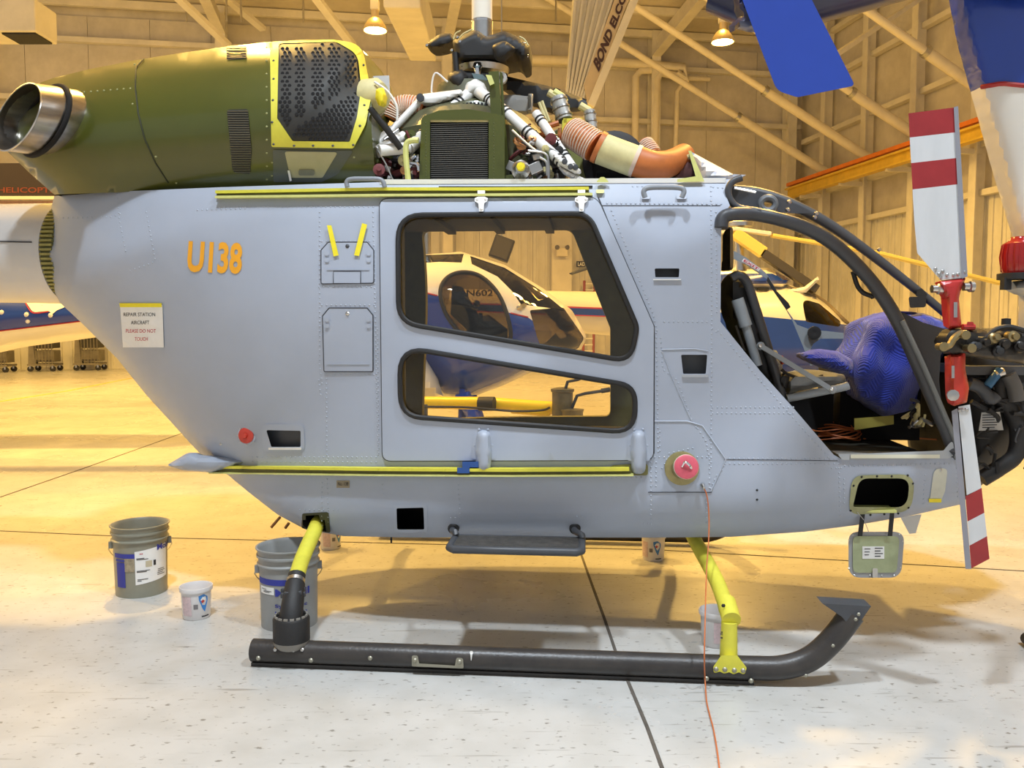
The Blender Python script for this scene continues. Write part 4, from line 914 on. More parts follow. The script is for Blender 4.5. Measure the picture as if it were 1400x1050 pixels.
# parts between cowl and cooler
mb = MB(); patch(mb, [(510, 104), (532, 103), (535, 160), (509, 162)], flat(H, -.25), 0, .22); mb.build('white_duct_box', mat('duct_white', (.62, .62, .62), .5), heli, smooth=False)
MB().lathe(hp(510, 132, -.52), (1, -.3, 0), [(.085, -.04), (.085, .03), (.06, .06), (.001, .07)], 18).build('inlet_casing', CREAM, heli)
mb = MB(); puff(mb, rnd([(514, 122, 4), (524, 119, 4), (528, 130, 4), (526, 142, 5), (518, 146, 4), (513, 134, 4)]), H, -.66, .04, 6, 3); mb.build('yellow_plug', TAPE, heli)
for pts, r, m, y in (([(512, 112), (530, 125), (542, 145), (543, 165)], .006, WHITEP, -.6), ([(612, 112), (595, 100), (590, 125), (596, 142)], .005, WHITEP, -.3), ([(558, 246), (555, 215), (556, 196), (566, 192), (572, 192)], .014, YELP, -.66),
                     ([(516, 205), (528, 225), (537, 246)], .004, STEEL, -.62), ([(530, 215), (545, 218), (556, 208)], .02, BLACK, -.5), ([(524, 230), (540, 238), (556, 232)], .018, MAROON, -.5), ([(520, 240), (545, 228), (570, 222)], .02, MAROON, -.4)):
    MB().tube([hp(*p, y) for p in pts], r, 8, smooth=5).build('engine_line', m, heli)
def ribhose(pts, r, y, m1, m2, name='ribbed_hose', k=10):
    P_ = [hp(*p, yy) for p, yy in zip(pts, y)]; Q = cat_rom(P_, k); o = MB().tube(Q, r, 18).build(name, m1, heli)
    for i in range(1, len(Q) - 1):
        a, b = Q[i - 1], Q[i + 1]; d_ = (b - a).normalized(); u, v, _ = basis(d_)
        MB().tube([Q[i] + (u * math.cos(2 * PI * j / 16) + v * math.sin(2 * PI * j / 16)) * r * 1.02 for j in range(16)], .0042, 5, closed=True).build('hose_rib', m2, o)
RIBW = mat('hose_rib_pale', (.72, .55, .42), .6)
ribhose([(537, 165), (545, 150), (560, 147), (580, 152)], .06, [-.28] * 4, ORANGEH, RIBW, k=6)
mb = MB(); patch(mb, [(529, 206), (545, 205), (540, 214), (529, 215)], flat(H, -.4), 0, .02); patch(mb, [(530, 222), (538, 222), (532, 232)], flat(H, -.4), 0, .02); mb.build('orange_shroud', ORANGEH, heli, smooth=False)
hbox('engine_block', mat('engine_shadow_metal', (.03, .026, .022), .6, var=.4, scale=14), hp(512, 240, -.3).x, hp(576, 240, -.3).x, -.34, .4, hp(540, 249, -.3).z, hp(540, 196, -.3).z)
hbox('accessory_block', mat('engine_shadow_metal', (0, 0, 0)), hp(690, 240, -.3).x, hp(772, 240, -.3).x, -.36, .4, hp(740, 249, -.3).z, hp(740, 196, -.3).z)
random.seed(21)
def clutter(x0, x1, y0, y1, n, yr):
    for k in range(n):
        x, y = random.uniform(x0, x1), random.uniform(y0, y1); yy = random.uniform(*yr); m = random.choice([STEEL, STEEL, COPPER, BLACK, MAROON, CREAM, DKGREEN, CHROME]); t = random.random()
        if t < .45:
            pts = [hp(x, y, yy)]
            for j in range(3): x = min(x1, max(x0, x + random.uniform(-14, 14))); y = min(y1 + 4, max(y0, y + random.uniform(-12, 14))); pts.append(hp(x, y, yy + random.uniform(-.03, .03)))
            MB().tube(pts, random.choice([.005, .007, .010]), 7, smooth=4).build('engine_pipe', m, heli)
        elif t < .75:
            r = random.uniform(.012, .026); MB().lathe(hp(x, y, yy), (random.uniform(-.4, .4), -1, random.uniform(-.3, .6)), [(r, -.03), (r, .02), (r * 1.25, .022), (r * 1.25, .034), (r * .5, .036), (r * .5, .05), (.001, .05)], 10).build('pipe_union', m, heli)
        else:
            MB().box(hp(x, y, yy), (random.uniform(.02, .06), .05, random.uniform(.02, .05)), Matrix.Rotation(random.uniform(-.5, .5), 3, 'Y')).build('bracket', m, heli, smooth=False, bevel=.003)
clutter(553, 574, 180, 246, 16, (-.62, -.45)); clutter(518, 552, 212, 246, 14, (-.6, -.4)); clutter(694, 768, 190, 246, 46, (-.62, -.4)); clutter(700, 740, 168, 200, 9, (-.45, -.3)); clutter(752, 770, 165, 205, 8, (-.4, -.3))
MB().lathe(hp(712, 232, -.64), (0, -1, 0), [(.045, -.06), (.045, 0), (.03, .01), (.022, .03), (.001, .032)], 16).build('oil_filter', STEEL, heli)
MB().lathe(hp(712, 228, -.68), (0, -1, 0), [(.022, 0), (.018, .02), (.001, .022)], 8).build('filter_cap', TAPE, heli)
for pts in ([(722, 206), (745, 210), (750, 225), (750, 247)], [(738, 215), (747, 222), (748, 240)], [(700, 178), (722, 198), (735, 208)]): MB().tube([hp(*p, -.66) for p in pts], .006, 8, smooth=5).build('silver_line', STEEL, heli)
# actuators, front duct
for a, b, r in (((763, 134), (772, 164), .042), ((806, 152), (810, 182), .03)):
    A_, B2 = hp(*a, -.2), hp(*b, -.22); o = MB().tube([A_, B2], r, 14).build('servo_actuator', mat('actuator_grey', (.38, .37, .34), .45, .3), heli)
    for t in (.1, .45, .8): MB().tube([A_.lerp(B2, t), A_.lerp(B2, t + .08)], r * 1.12, 14).build('actuator_band', STEEL, o)
    MB().tube([A_ + Vector((-.05, 0, .03)), A_], .02, 8).build('actuator_eye', CREAM, o)
MB().tube([hp(757, 126, -.2), hp(768, 133, -.2), hp(772, 140, -.2)], .022, 8).build('actuator_bracket', YELP, heli)
for pts in ([(737, 140), (748, 168)], [(741, 138), (751, 166)]): MB().tube([hp(*p, -.35) for p in pts], .008, 6).build('yellow_cable', CREAM, heli)
for pts in ([(735, 186), (766, 180)], [(740, 180), (752, 172), (764, 168)]): MB().tube([hp(*p, -.3) for p in pts], .014, 8).build('orange_line', ORANGEH, heli)
mb = MB(); patch(mb, [(768, 166), (796, 162), (804, 206), (800, 249), (782, 249), (767, 195)], flat(H, -.3), 0, .25); mb.build('firewall_bracket', mat('firewall_olive', (.20, .21, .06), .5), heli, smooth=False)
mb = MB(); patch(mb, [(769, 164), (775, 162), (772, 194), (767, 194)], flat(H, -.34), 0, .04); patch(mb, [(770, 162), (796, 161), (799, 172), (793, 173), (790, 167), (771, 168)], flat(H, -.34), 0, .04); mb.build('yellow_flange', YEL, heli, smooth=False)
ribhose([(782, 181), (797, 190), (814, 201)], .073, [-.42, -.46, -.48], ORANGEH, RIBW, k=6)
MB().tube([hp(*p, -.5) for p in ((816, 200), (822, 203))], .078, 18).build('hose_clamp', ORANGEH, heli)
MB().tube([hp(*p, -.5) for p in ((821, 203), (842, 211), (866, 220))], .075, 18, smooth=4).build('cream_sleeve', CREAM, heli)
MB().tube([hp(*p, -.5) for p in ((866, 219), (871, 221))], .078, 18).build('hose_clamp', RIBW, heli)
MB().tube([hp(*p, y) for p, y in (((868, 220), -.5), (890, 226) and ((890, 226), -.5), ((910, 225), -.46), ((925, 219), -.40), ((936, 212), -.34))], [.074, .058], 18, smooth=5).build('orange_elbow_hose', ORANGEH, heli)
ribhose([(880, 198), (886, 205), (892, 214)], .05, [-.1, -.12, -.14], ORANGEH, RIBW, k=4)
o = MB().lathe(hp(840, 222, -.3), (.1, -1, .05), [(.16, -.08), (.16, 0), (.14, .012), (.05, .012), (.04, .03), (.001, .03)], 32).build('blower_housing', BLACK, heli)
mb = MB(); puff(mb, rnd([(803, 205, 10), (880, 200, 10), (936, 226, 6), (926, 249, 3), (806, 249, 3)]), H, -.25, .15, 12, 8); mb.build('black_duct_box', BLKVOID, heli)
mb = MB(); puff(mb, [(918, 249), (926, 226), (944, 214), (954, 238), (948, 246)], H, -.35, .1, 8, 5); mb.build('brown_duct_cover', BROWNH, heli)
mb = MB(); puff(mb, rnd([(930, 212, 4), (941, 206, 4), (946, 216, 4), (938, 224, 4)]), H, -.4, .04, 6, 3); mb.build('duct_end', CREAM, heli)
# front fairing of the roof deck
mb = MB(); puff(mb, [(944, 207), (1002, 238), (1020, 239), (1002, 248), (992, 250), (950, 250), (954, 236)], H, -.40, .28, 30, 6, base=.35); mb.build('front_fairing', mat('fairing_grey', (.50, .52, .58), .4), heli)
mb = MB(); patch(mb, [(941, 206), (945, 206), (963, 248), (926, 249), (926, 245), (951, 241)], flat(H, -.69), 0, .01); mb.build('fairing_flange', YELP, heli, smooth=False)
mb = MB(); patch(mb, rnd([(815, 249, 1), (821, 242, 3), (826, 242, 3), (833, 249, 1)]), flat(H, -.70), 0, .012); mb.build('lifting_lug', YELP, heli, smooth=False)
# ================================================================ windscreen frame, cockpit
wf = empty('windscreen_frame'); wf.parent = heli
mb = MB(); P_ = [skin(986, 312, .0), skin(988, 299, .0), skin(1000, 293)] + [H.y(x, y, -(.70 - .08 * max(0, (x - 1000) / 300))) for x, y in ((1030, 293), (1062, 299), (1100, 311), (1136, 331), (1170, 361), (1200, 396), (1226, 437), (1252, 492), (1278, 552), (1296, 594), (1302, 612))] + [skin(1300, 623)]
mb.tube(P_, .031, 12, smooth=4); mb.build('door_arch', DARKGREY, wf)
MB().tube([p + Vector((.012, -.034, -.005)) for p in P_[9:]], .012, 8, smooth=4).build('arch_seal', mat('seal_grey', (.16, .17, .17), .5), wf)
mb = MB(); patch(mb, [(1222, 424), (1236, 428), (1262, 441), (1300, 452), (1294, 470), (1286, 486), (1284, 520), (1288, 560), (1298, 590), (1302, 612), (1286, 572), (1262, 516), (1240, 464)], lambda x, y, o: H.y(x, y, -.60 - o), .0, .03, (), 14, 8); mb.build('arch_web', mat('web_grey', (.045, .047, .055), .5), wf)
mb = MB(); patch(mb, [(1196, 388), (1205, 392), (1225, 422), (1238, 430), (1222, 430)], lambda x, y, o: H.y(x, y, -.60 - o), .0, .03, (), 14, 8); mb.build('arch_gusset', DARKGREY, wf)
cp = [(1003, 262), (1030, 264), (1062, 272), (1100, 288), (1140, 311), (1190, 347), (1240, 386), (1282, 420), (1302, 438)]
mb = MB(); mb.tube([H.y(*p, -.12) for p in cp], [.036, .019], 12, smooth=4); mb.build('centre_post', DARKGREY, wf)
hl = ell(1050, 279, 9, 8, 14)
mb = MB(); patch(mb, [(1000, 254), (1040, 262), (1080, 276), (1110, 291), (1090, 292), (1062, 290), (1030, 287), (1006, 286), (998, 276), (996, 262)], lambda x, y, o: H.y(x, y, -.45 - o), 0, .05, [hl], 12, 6); mb.build('roof_window_frame', DARKGREY, wf)
MB().tube([H.y(*p, -.48) for p in ell(1050, 279, 10, 9, 16)], .016, 8, closed=True).build('vent_ring', mat('ring_grey', (.13, .14, .15), .4), wf)
MB().tube([H.y(*p, -.70) for p in ((1014, 243), (1002, 248), (996, 258), (998, 272), (1010, 284), (1040, 289))], .016, 10, smooth=4).build('roof_edge_trim', DARKGREY, wf)
MB().tube([H.y(1004, 257, -.5), H.y(1033, 263, -.5)], .006, 6).build('stay_rod', CHROME, wf)
for q in ((1079, 276), (1077, 287), (1116, 292), (1114, 297), (1202, 341)): 
    b_ = MB(); dome(b_, H.y(*q, -.52 if q[0] < 1100 else -.2), (0, -1, 0), .012, .8, 8); b_.build('frame_bolt', STEEL, wf)
mb = MB(); patch(mb, rnd([(1242, 406, 3), (1266, 405, 3), (1266, 420, 4), (1244, 421, 3)]), flat(H, -.18), 0, .08); patch(mb, [(1252, 405), (1254, 396), (1260, 394), (1268, 402), (1266, 406)], flat(H, -.16), 0, .04); mb.build('mirror_camera', BLACK, wf, smooth=False, bevel=.006)
MB().tube([H.y(*p, -.62) for p in ((1166, 371), (1172, 390), (1180, 400), (1192, 405), (1194, 408))], .011, 8, smooth=4).build('grab_strap', BLACK, wf)
# sill
mb = MB(); patch(mb, rnd([(1144, 620, 4), (1155, 621, 2), (1290, 616, 2), (1303, 600, 4), (1305, 622, 4), (1296, 627, 4), (1152, 629, 4)]), skin, .01, .05, (), 14, 8); mb.build('door_sill', mat('sill_grey', (.40, .42, .44), .4), heli)
mb = MB(); patch(mb, rect(1163, 621.5, 1285, 626.5), skin, .016, .006); mb.build('sill_strip', mat('sill_cream', (.66, .64, .50), .4), heli)
hbox('cockpit_floor_panel', mat('floor_grey_pale', (.34, .35, .34), .5, var=.15, scale=8), skin(1165, 622).x, xn - .05, -.62, -.40, .876, .884)
# far door frame of the cockpit
ff = empty('far_door_frame'); ff.parent = heli
FG = mat('far_frame_grey', (.27, .30, .32), .45)
mb = MB(); patch(mb, [(1003, 343), (1020, 352), (1046, 372), (1052, 380), (1072, 418), (1090, 444), (1106, 450), (1170, 457), (1170, 463), (1122, 463), (1112, 470), (1104, 486), (1118, 497), (1108, 500), (1098, 474), (1084, 440), (1052, 384), (1020, 362), (1003, 354)], flat(H, .62), 0, .05, [ell(1113, 454, 5, 5, 10)], 16, 6); mb.build('frame_member', FG, ff, smooth=False)
mb = MB(); patch(mb, [(1050, 378), (1062, 398), (1078, 414), (1081, 420), (1075, 424), (1064, 408), (1048, 384)], flat(H, .58), 0, .04); mb.build('frame_grip', BLACK, ff, smooth=False)
MB().lathe(H.y(1113, 455, .60), (0, -1, 0), [(.04, 0), (.04, .012), (.02, .014), (.001, .01)], 18).build('vent_knob', BLACK, ff)
mb = MB(); patch(mb, [(1017, 353), (1040, 367), (1037, 371), (1014, 357)], flat(H, .60), 0, .004); ps = mb.build('exit_placard', PAPER, ff, smooth=False)
mb = MB(); write(mb, 'EXIT', [(1016, 357), (1036, 369.5), (1038.5, 367), (1018.5, 354.5)], flat(H, .595), .002, .03); mb.build('lettering', INKRED, ps, smooth=False)
# pilot seat
SEATC = mat('seat_grey_cloth', (.25, .265, .28), .75, var=.15, scale=20, bump=.2, bscale=140)
SEATT = mat('seat_tube_grey', (.28, .31, .34), .45, var=.1, scale=15)
se = empty('pilot_seat'); se.parent = heli
mb = MB(); puff(mb, rnd([(994, 309, 6), (1002, 310, 6), (1003, 368, 6), (992, 372, 4)]), H, -.45, .12, 6, 4); mb.build('headrest', RUBBER, se)
mb = MB(); puff(mb, rnd([(994, 374, 6), (1012, 373, 8), (1030, 394, 8), (1046, 450, 6), (1068, 520, 4), (1060, 540, 4), (1030, 510, 5), (1000, 440, 4), (990, 400, 4)]), H, -.38, .2, 10, 8); mb.build('backrest', RUBBER, se)
MB().tube([H.y(*p, -.60) for p in ((1000, 380), (1010, 376), (1020, 384), (1028, 405), (1045, 460), (1060, 510), (1070, 545))], .022, 12, smooth=4).build('back_tube', mat('tube_black_grey', (.05, .052, .058), .4), se)
MB().tube([H.y(*p, -.62) for p in ((1008, 409), (1020, 446))], .030, 12).build('slide_sleeve', SEATT, se)
MB().tube([H.y(*p, -.62) for p in ((1018, 440), (1036, 500))], .022, 12).build('slide_tube', SEATT, se)
MB().tube([H.y(*p, -.60) for p in ((1006, 445), (1018, 480))], .006, 8).build('guide_rod', STEEL, se)
mb = MB(); puff(mb, rnd([(1072, 520, 6), (1085, 508, 8), (1120, 506, 8), (1154, 512, 5), (1158, 522, 6), (1110, 531, 5), (1074, 539, 4)]), H, -.42, .2, 9, 6); mb.build('seat_cushion', SEATC, se)
mb = MB(); puff(mb, rnd([(1052, 480, 6), (1062, 478, 5), (1070, 500, 4), (1066, 522, 4), (1058, 510, 4)]), H, -.42, .18, 7, 5); mb.build('lumbar_pad', SEATC, se)
MB().tube([H.y(*p, -.62) for p in ((1076, 545), (1110, 538), (1150, 530), (1160, 527))], .019, 12, smooth=3).build('pan_tube', SEATT, se)
mb = MB(); A_, B2 = H.y(1040, 473, -.66), H.y(1138, 533, -.66); mb.bar(A_, B2, .02, .022); mb.ball(A_, .02, 10, (1, .6, 1)); mb.ball(B2, .02, 10, (1, .6, 1)); mb.build('recline_strut', SEATT, se)
mb = MB(); dome(mb, H.y(1039, 473, -.685), (0, -1, 0), .01); dome(mb, H.y(1137, 532, -.685), (0, -1, 0), .01); mb.build('strut_bolts', CHROME, se)
mb = MB(); puff(mb, rnd([(1063, 518, 3), (1072, 508, 4), (1080, 515, 4), (1076, 532, 5), (1068, 530, 4)]), H, -.6, .03, 5, 3); mb.build('harness_buckle', BLACK, se)
mb = MB(); mb.tube([H.y(*p, -.60) for p in ((1068, 505), (1078, 512), (1100, 518), (1125, 514))], .008, 6, smooth=4); mb.build('harness_strap', BLACK, se)
mb = MB(); puff(mb, rnd([(1066, 486, 3), (1071, 486, 3), (1072, 498, 3), (1067, 499, 3)]), H, -.5, .02, 3, 2); mb.build('release_knob', REDB, se)
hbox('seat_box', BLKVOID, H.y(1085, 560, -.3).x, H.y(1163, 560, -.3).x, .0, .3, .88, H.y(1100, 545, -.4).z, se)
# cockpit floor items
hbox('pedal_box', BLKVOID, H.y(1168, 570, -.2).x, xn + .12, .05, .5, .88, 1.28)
mb = MB(); patch(mb, [(1168, 572), (1222, 568), (1222, 580), (1168, 588)], flat(H, -.2), 0, .03); mb.build('yellow_kick_panel', mat('dull_yellow', (.38, .33, .06), .6), heli, smooth=False)
for k in range(12):
    x = random.uniform(1230, 1282); y = random.uniform(545, 590); MB().tube([H.y(x + random.uniform(-9, 9), y + random.uniform(-9, 9), -.3 - .02 * j) for j in range(4)], random.choice([.006, .009]), 6, smooth=4).build('pedal_linkage', random.choice([STEEL, DARKGREY, BLACK, CREAM]), heli)
# ---- open nose bay
ns = empty('nose_bay'); ns.parent = heli
NB = [(1292, 462), (1320, 446), (1352, 450), (1430, 448), (1470, 470), (1480, 540), (1450, 590), (1400, 622), (1372, 645), (1346, 660), (1312, 690), (1303, 620)]
mb = MB(); puff(mb, NB, H, .02, .48, 60, 14, base=.35); mb.build('bay_shell', mat('nose_black', (.010, .009, .009), .55, var=.4, scale=8), ns)
nsy = lambda x, y, o: H.y(x, y, -.52 - o)
MB().tube([H.y(*p, -.5) for p in ((1342, 655), (1366, 640), (1388, 622), (1392, 590), (1382, 560), (1366, 540), (1370, 515))], .038, 12, smooth=5).build('air_hose', RUBBER, ns)
MB().tube([H.y(*p, -.54) for p in ((1378, 512), (1386, 528), (1390, 548))], .035, 12, smooth=4).build('air_hose', mat('grey_hose', (.09, .085, .08), .5), ns)
mb = MB(); patch(mb, [(1342, 564), (1367, 563), (1372, 588), (1338, 589)], nsy, .01, .01); dl = mb.build('data_label', mat('label_grey', (.42, .41, .39), .6), ns, smooth=False)
mb = MB()
for k in range(6): patch(mb, [(1343, 567 + 3.4 * k), (1366 - (k % 3) * 3, 566.5 + 3.4 * k), (1366 - (k % 3) * 3, 567.7 + 3.4 * k), (1343, 568.2 + 3.4 * k)], nsy, .012, .001)
stuff(mb.build('label_print', INK, dl, smooth=False))
MB().tube([H.y(*p, -.54) for p in ((1325, 524), (1340, 530), (1354, 545), (1362, 540))], .03, 12, smooth=4).build('cable_loom', DARKGREY, ns)
for k, (p0, p1, m) in enumerate([((1350, 528), (1368, 505), mat('blue_union', (.03, .12, .25), .4)), ((1360, 512), (1372, 508), STEEL)]): MB().tube([H.y(*p0, -.56), H.y(*p1, -.56)], .02, 10).build('pipe_union', m, ns)
hbox('equipment_shelf', DARKGREY, H.y(1300, 510, -.4).x, H.y(1420, 510, -.4).x, -.54, .3, H.y(1340, 512, -.5).z, H.y(1340, 500, -.5).z, ns)
for k in range(22):
    x = random.uniform(1330, 1400); y = random.uniform(520, 640)
    MB().tube([H.y(x + random.uniform(-16, 16), y + random.uniform(-14, 14), -.5 - .015 * j) for j in range(4)], random.choice([.005, .008, .012]), 6, smooth=4).build('bay_cable', random.choice([BLACK, RUBBER, DARKGREY, RUBBER]), ns)
# ================================================================ loose things on the helicopter
BLK = bpy.data.materials.new('quilted_blue_blanket'); BLK.use_nodes = True
def _bl():
    N = BLK.node_tree.nodes; L = BLK.node_tree.links; b = N['Principled BSDF']; b.inputs['Base Color'].default_value = (.022, .045, .42, 1); b.inputs['Roughness'].default_value = .8
    b.inputs['Sheen Weight'].default_value = .3
    t = N.new('ShaderNodeTexCoord'); sp_ = N.new('ShaderNodeSeparateXYZ'); L.new(t.outputs['Object'], sp_.inputs[0])
    def mth(op, a, b2=None):
        m = N.new('ShaderNodeMath'); m.operation = op
        for i_, v in enumerate((a, b2)):
            if v is None: continue
            if isinstance(v, float): m.inputs[i_].default_value = v
            else: L.new(v, m.inputs[i_])
        return m.outputs[0]
    zz = mth('PINGPONG', mth('ADD', sp_.outputs[0], mth('MULTIPLY', sp_.outputs[1], .5)), .045)     # chevron quilting
    h_ = mth('SINE', mth('MULTIPLY', mth('ADD', sp_.outputs[2], zz), 420.0))
    bp = N.new('ShaderNodeBump'); bp.inputs['Strength'].default_value = .55; bp.inputs['Distance'].default_value = .004
    L.new(h_, bp.inputs['Height']); L.new(bp.outputs[0], b.inputs['Normal'])
_bl()
wv = lambda px, py: .10 * math.sin(px * .09 + py * .03) + .07 * math.sin(py * .11 - px * .05)
mb = MB(); puff(mb, rnd([(1168, 480, 12), (1186, 438, 14), (1212, 425, 14), (1262, 428, 14), (1296, 440, 10), (1300, 480, 10), (1262, 520, 14), (1244, 562, 14), (1206, 570, 16), (1172, 545, 12), (1160, 515, 8)]), H, -.05, .28, 40, 6, wob=wv)
puff(mb, rnd([(1097, 482, 6), (1120, 477, 8), (1145, 480, 8), (1166, 492, 8), (1172, 520, 8), (1150, 512, 6), (1120, 502, 6), (1098, 492, 5)]), H, -.12, .16, 14, 5)
bl = mb.build('moving_blanket', BLK, None); bl.matrix_world = HM; tag(bl, 'quilted blue moving blanket bundled over the instrument panel in the open cockpit', 'blanket')
mb = MB()
for k in range(9):
    a0 = random.uniform(0, 6); rx, ry = random.uniform(.09, .17), random.uniform(.08, .16); c_ = H.z(1142 + random.uniform(-6, 6), 598, .89)
    mb.tube([c_ + Vector((rx * math.cos(a) , ry * math.sin(a), .006 + .008 * k + .01 * math.sin(3 * a + k))) for a in [a0 + 2 * PI * j / 22 for j in range(22)]], .0045, 6, closed=True)
c_ = H.z(1180, 600, .885); mb.tube([c_, c_ + Vector((.2, .05, .005)), c_ + Vector((.42, .0, .0)), c_ + Vector((.55, .1, 0))], .0045, 6, smooth=6)
ORC = mat('orange_cord_jacket', (.55, .15, .04), .55)
co = mb.build('coiled_cord', ORC); co.matrix_world = HM; tag(co, 'orange cord coiled on the cockpit floor of the grey helicopter', 'cord')
mb = MB(); pts = [skin(960, 664, .012), skin(966, 676, .02), H.y(969, 700, -.80), H.y(969, 735, -.84), H.y(966, 780, -.95), H.y(964, 850, -1.17)]
pts = [HM @ p for p in pts] + [W.on(963, 900, 1, 3.34), W.z(964, 930, .03), W.z(966, 958, .008), W.z(971, 980, .006), W.z(976, 1000, .006), W.z(983, 1045, .006), W.z(990, 1120, .006)]
gw = MB().tube(pts, .003, 7, smooth=8).build('bonding_wire', ORC); tag(gw, 'thin orange wire hanging from the fuselage across the front skid to the floor', 'wire')
MB().lathe(HM @ skin(960, 663), HM.to_3x3() @ Vector((.2, -1, -.3)), [(.011, 0), (.011, .012), (.006, .03), (.001, .032)], 10).build('wire_plug', STEEL, gw)
# notice and tape
NQ = [(164, 417), (222, 417), (224, 475), (168, 475)]
mb = MB(); patch(mb, NQ, skin, .006, .0015, (), 16, 10); nt = mb.build('paper_notice', PAPER, None, smooth=False); nt.matrix_world = HM
tag(nt, 'white paper notice taped to the grey fuselage asking people not to touch', 'notice')
mb = MB(); patch(mb, [(163, 414.5), (221, 414.5), (221, 420), (164, 420)], skin, .008, .0015, (), 16, 10); mb.build('tape_strip', TAPE, nt, smooth=False)
for s_, q, m in (('REPAIR STATION', [(169, 432.5), (212, 432.5), (212, 427.5), (169, 427.5)], INK), ('AIRCRAFT', [(179, 443.5), (204, 443.5), (204, 438.5), (179, 438.5)], INK), ('PLEASE DO NOT', [(172, 455), (213, 455), (213, 450), (172, 450)], INKRED), ('TOUCH', [(184, 466), (202, 466), (202, 461), (184, 461)], INKRED)):
    mb = MB(); write(mb, s_, q, skin, .0075, .0); mb.build('lettering', m, nt, smooth=False)
for ol, l in (([(447, 308), (453, 308), (463, 349), (456, 350.5)], 'yellow tape strip leaning left side down onto the upper rear hatch'), ([(495, 305), (502, 307), (491, 350), (484, 349)], 'yellow tape strip next to the sliding door on the upper rear hatch')):
    mb = MB(); patch(mb, ol, skin, .014, .002, (), 14, 8); t_ = mb.build('tape_strip', TAPE, None, smooth=False); t_.matrix_world = HM
    tag(t_, l, 'tape')
bpy.data.objects['tape_strip.001']['label'] = 'yellow tape strip on the upper rear hatch, nearer the U138 marking'
# ================================================================ tail of the helicopter parked beside (right)
tl_ = empty('helicopter_tail', Matrix.Translation((0, 0, 0)), 'tail of a blue and white helicopter with red banded tail rotor blades', 'helicopter tail')
DT = 3.28
wp_ = lambda d: (lambda px, py, o: W.on(px, py, 1, d - o))
BLADEW = mat('blade_pale_grey', (.56, .57, .58), .4, var=.06, scale=12, stretch=(1, 1, .2)); BLADER = mat('blade_dark_red', (.30, .022, .025), .4, var=.12, scale=10)
SPAR = mat('blade_spar_grey', (.24, .24, .27), .4)
def blade(secs, spar, rot, bolts):
    b = empty('tail_rotor_blade'); b.parent = tl_
    for (ol, m) in secs: mb = MB(); patch(mb, ol, wp_(DT), .012, .024, (), 40, 30); mb.build('blade_band', m, b, smooth=False)
    mb = MB(); patch(mb, spar, wp_(DT), .016, .036, (), 40, 30); mb.build('blade_spar', SPAR, b, smooth=False)
    mb = MB()
    for q in bolts: dome(mb, wp_(DT)(*q, .013), (0, -1, 0), .008, .7, 8)
    if bolts: stuff(mb.build('blade_rivets', STEEL, b))
    return b
L = lambda y, a, b: a[0] + (b[0] - a[0]) * (y - a[1]) / (b[1] - a[1])
def bands(le, ri, cuts, mats):
    out = []
    for i in range(len(cuts) - 1):
        (a, b), (c, d) = cuts[i], cuts[i + 1]; out.append(([(L(a, *le), a), (L(b, *ri), b), (L(d, *ri), d), (L(c, *le), c)], mats[i]))
    return out
ub = bands(((1242, 155), (1252, 342)), ((1304, 147), (1315, 378)), [(155, 147), (188, 181), (223, 216), (259, 252), (300, 295)], [BLADER, BLADEW, BLADER, BLADEW])
ub.append(([(L(300, (1242, 155), (1252, 342)), 300), (L(295, (1304, 147), (1315, 378)), 295), (1316, 380), (1286, 383), (1254, 346)], BLADEW))
blade(ub, [(1304, 146.5), (1310, 145), (1323, 378), (1315, 381)], 0, ((1279, 368), (1284, 375), (1289, 371), (1295, 376), (1304, 376), (1310, 375), (1319, 372), (1286, 379)))
lb = bands(((1310, 556), (1323, 690)), ((1326, 553), (1345, 690)), [(556, 553), (600, 594), (678, 667)], [BLADEW, BLADEW])
lb += bands(((1310, 556), (1328, 777)), ((1334, 595), (1353, 765)), [(678, 667), (713, 701), (746, 733), (777, 764)], [BLADER, BLADEW, BLADER])
blade(lb, [(1301, 562), (1309, 558), (1328, 778), (1320, 778)], 0, ((1312, 561), (1317, 560), (1322, 560)))
for ol, t in ((rnd([(1284, 384, 2), (1321, 379, 2), (1314, 396, 5), (1311, 408, 4), (1315, 448, 2), (1297, 451, 2), (1294, 408, 4), (1288, 396, 5)]), 0), (rnd([(1298, 484, 3), (1320, 482, 3), (1320, 505, 3), (1325, 530, 4), (1322, 550, 3), (1303, 556, 3), (1300, 540, 4)]), 1)):
    mb = MB(); puff(mb, ol, W, DT, .035, 7, 4); c_ = mb.build('blade_cuff', RED if not t else mat('red_cuff', (.48, .035, .02), .38, var=.1, scale=12), tl_)
    a, b = ((1281, 395), (1324, 392)) if not t else ((1302, 540), (1306, 541))
    for q in ((a, b) if not t else (a,)): MB().lathe(W.on(*q, 1, DT - (.0 if not t else .04)), (1, 0, 0) if not t else (-.3, -1, 0), [(.016, -.02), (.016, 0), (.022, .004), (.022, .018), (.001, .02)], 10).build('cuff_bolt', STEEL, c_)
    mb = MB(); patch(mb, rect(1304, 413, 1309, 434) if not t else rect(1301, 500, 1305, 517), wp_(DT - .036), .003, .006); mb.build('cuff_plate', STEEL, c_, smooth=False)
GUN = mat('gunmetal', (.030, .026, .022), .35, .5, var=.4, scale=20)
hb_ = empty('tail_rotor_hub'); hb_.parent = tl_
mb = MB(); puff(mb, rnd([(1292, 460, 5), (1322, 446, 8), (1350, 452, 6), (1420, 448, 8), (1440, 480, 10), (1400, 498, 8), (1340, 490, 6), (1298, 484, 5)]), W, DT + .06, .08, 14, 6); mb.build('gearbox_casing', GUN, hb_)
MB().lathe(W.on(1308, 467, 1, DT - .02), (.2, -1, 0), [(.05, -.05), (.05, 0), (.035, .012), (.001, .016)], 18).build('hub_trunnion', GUN, hb_)
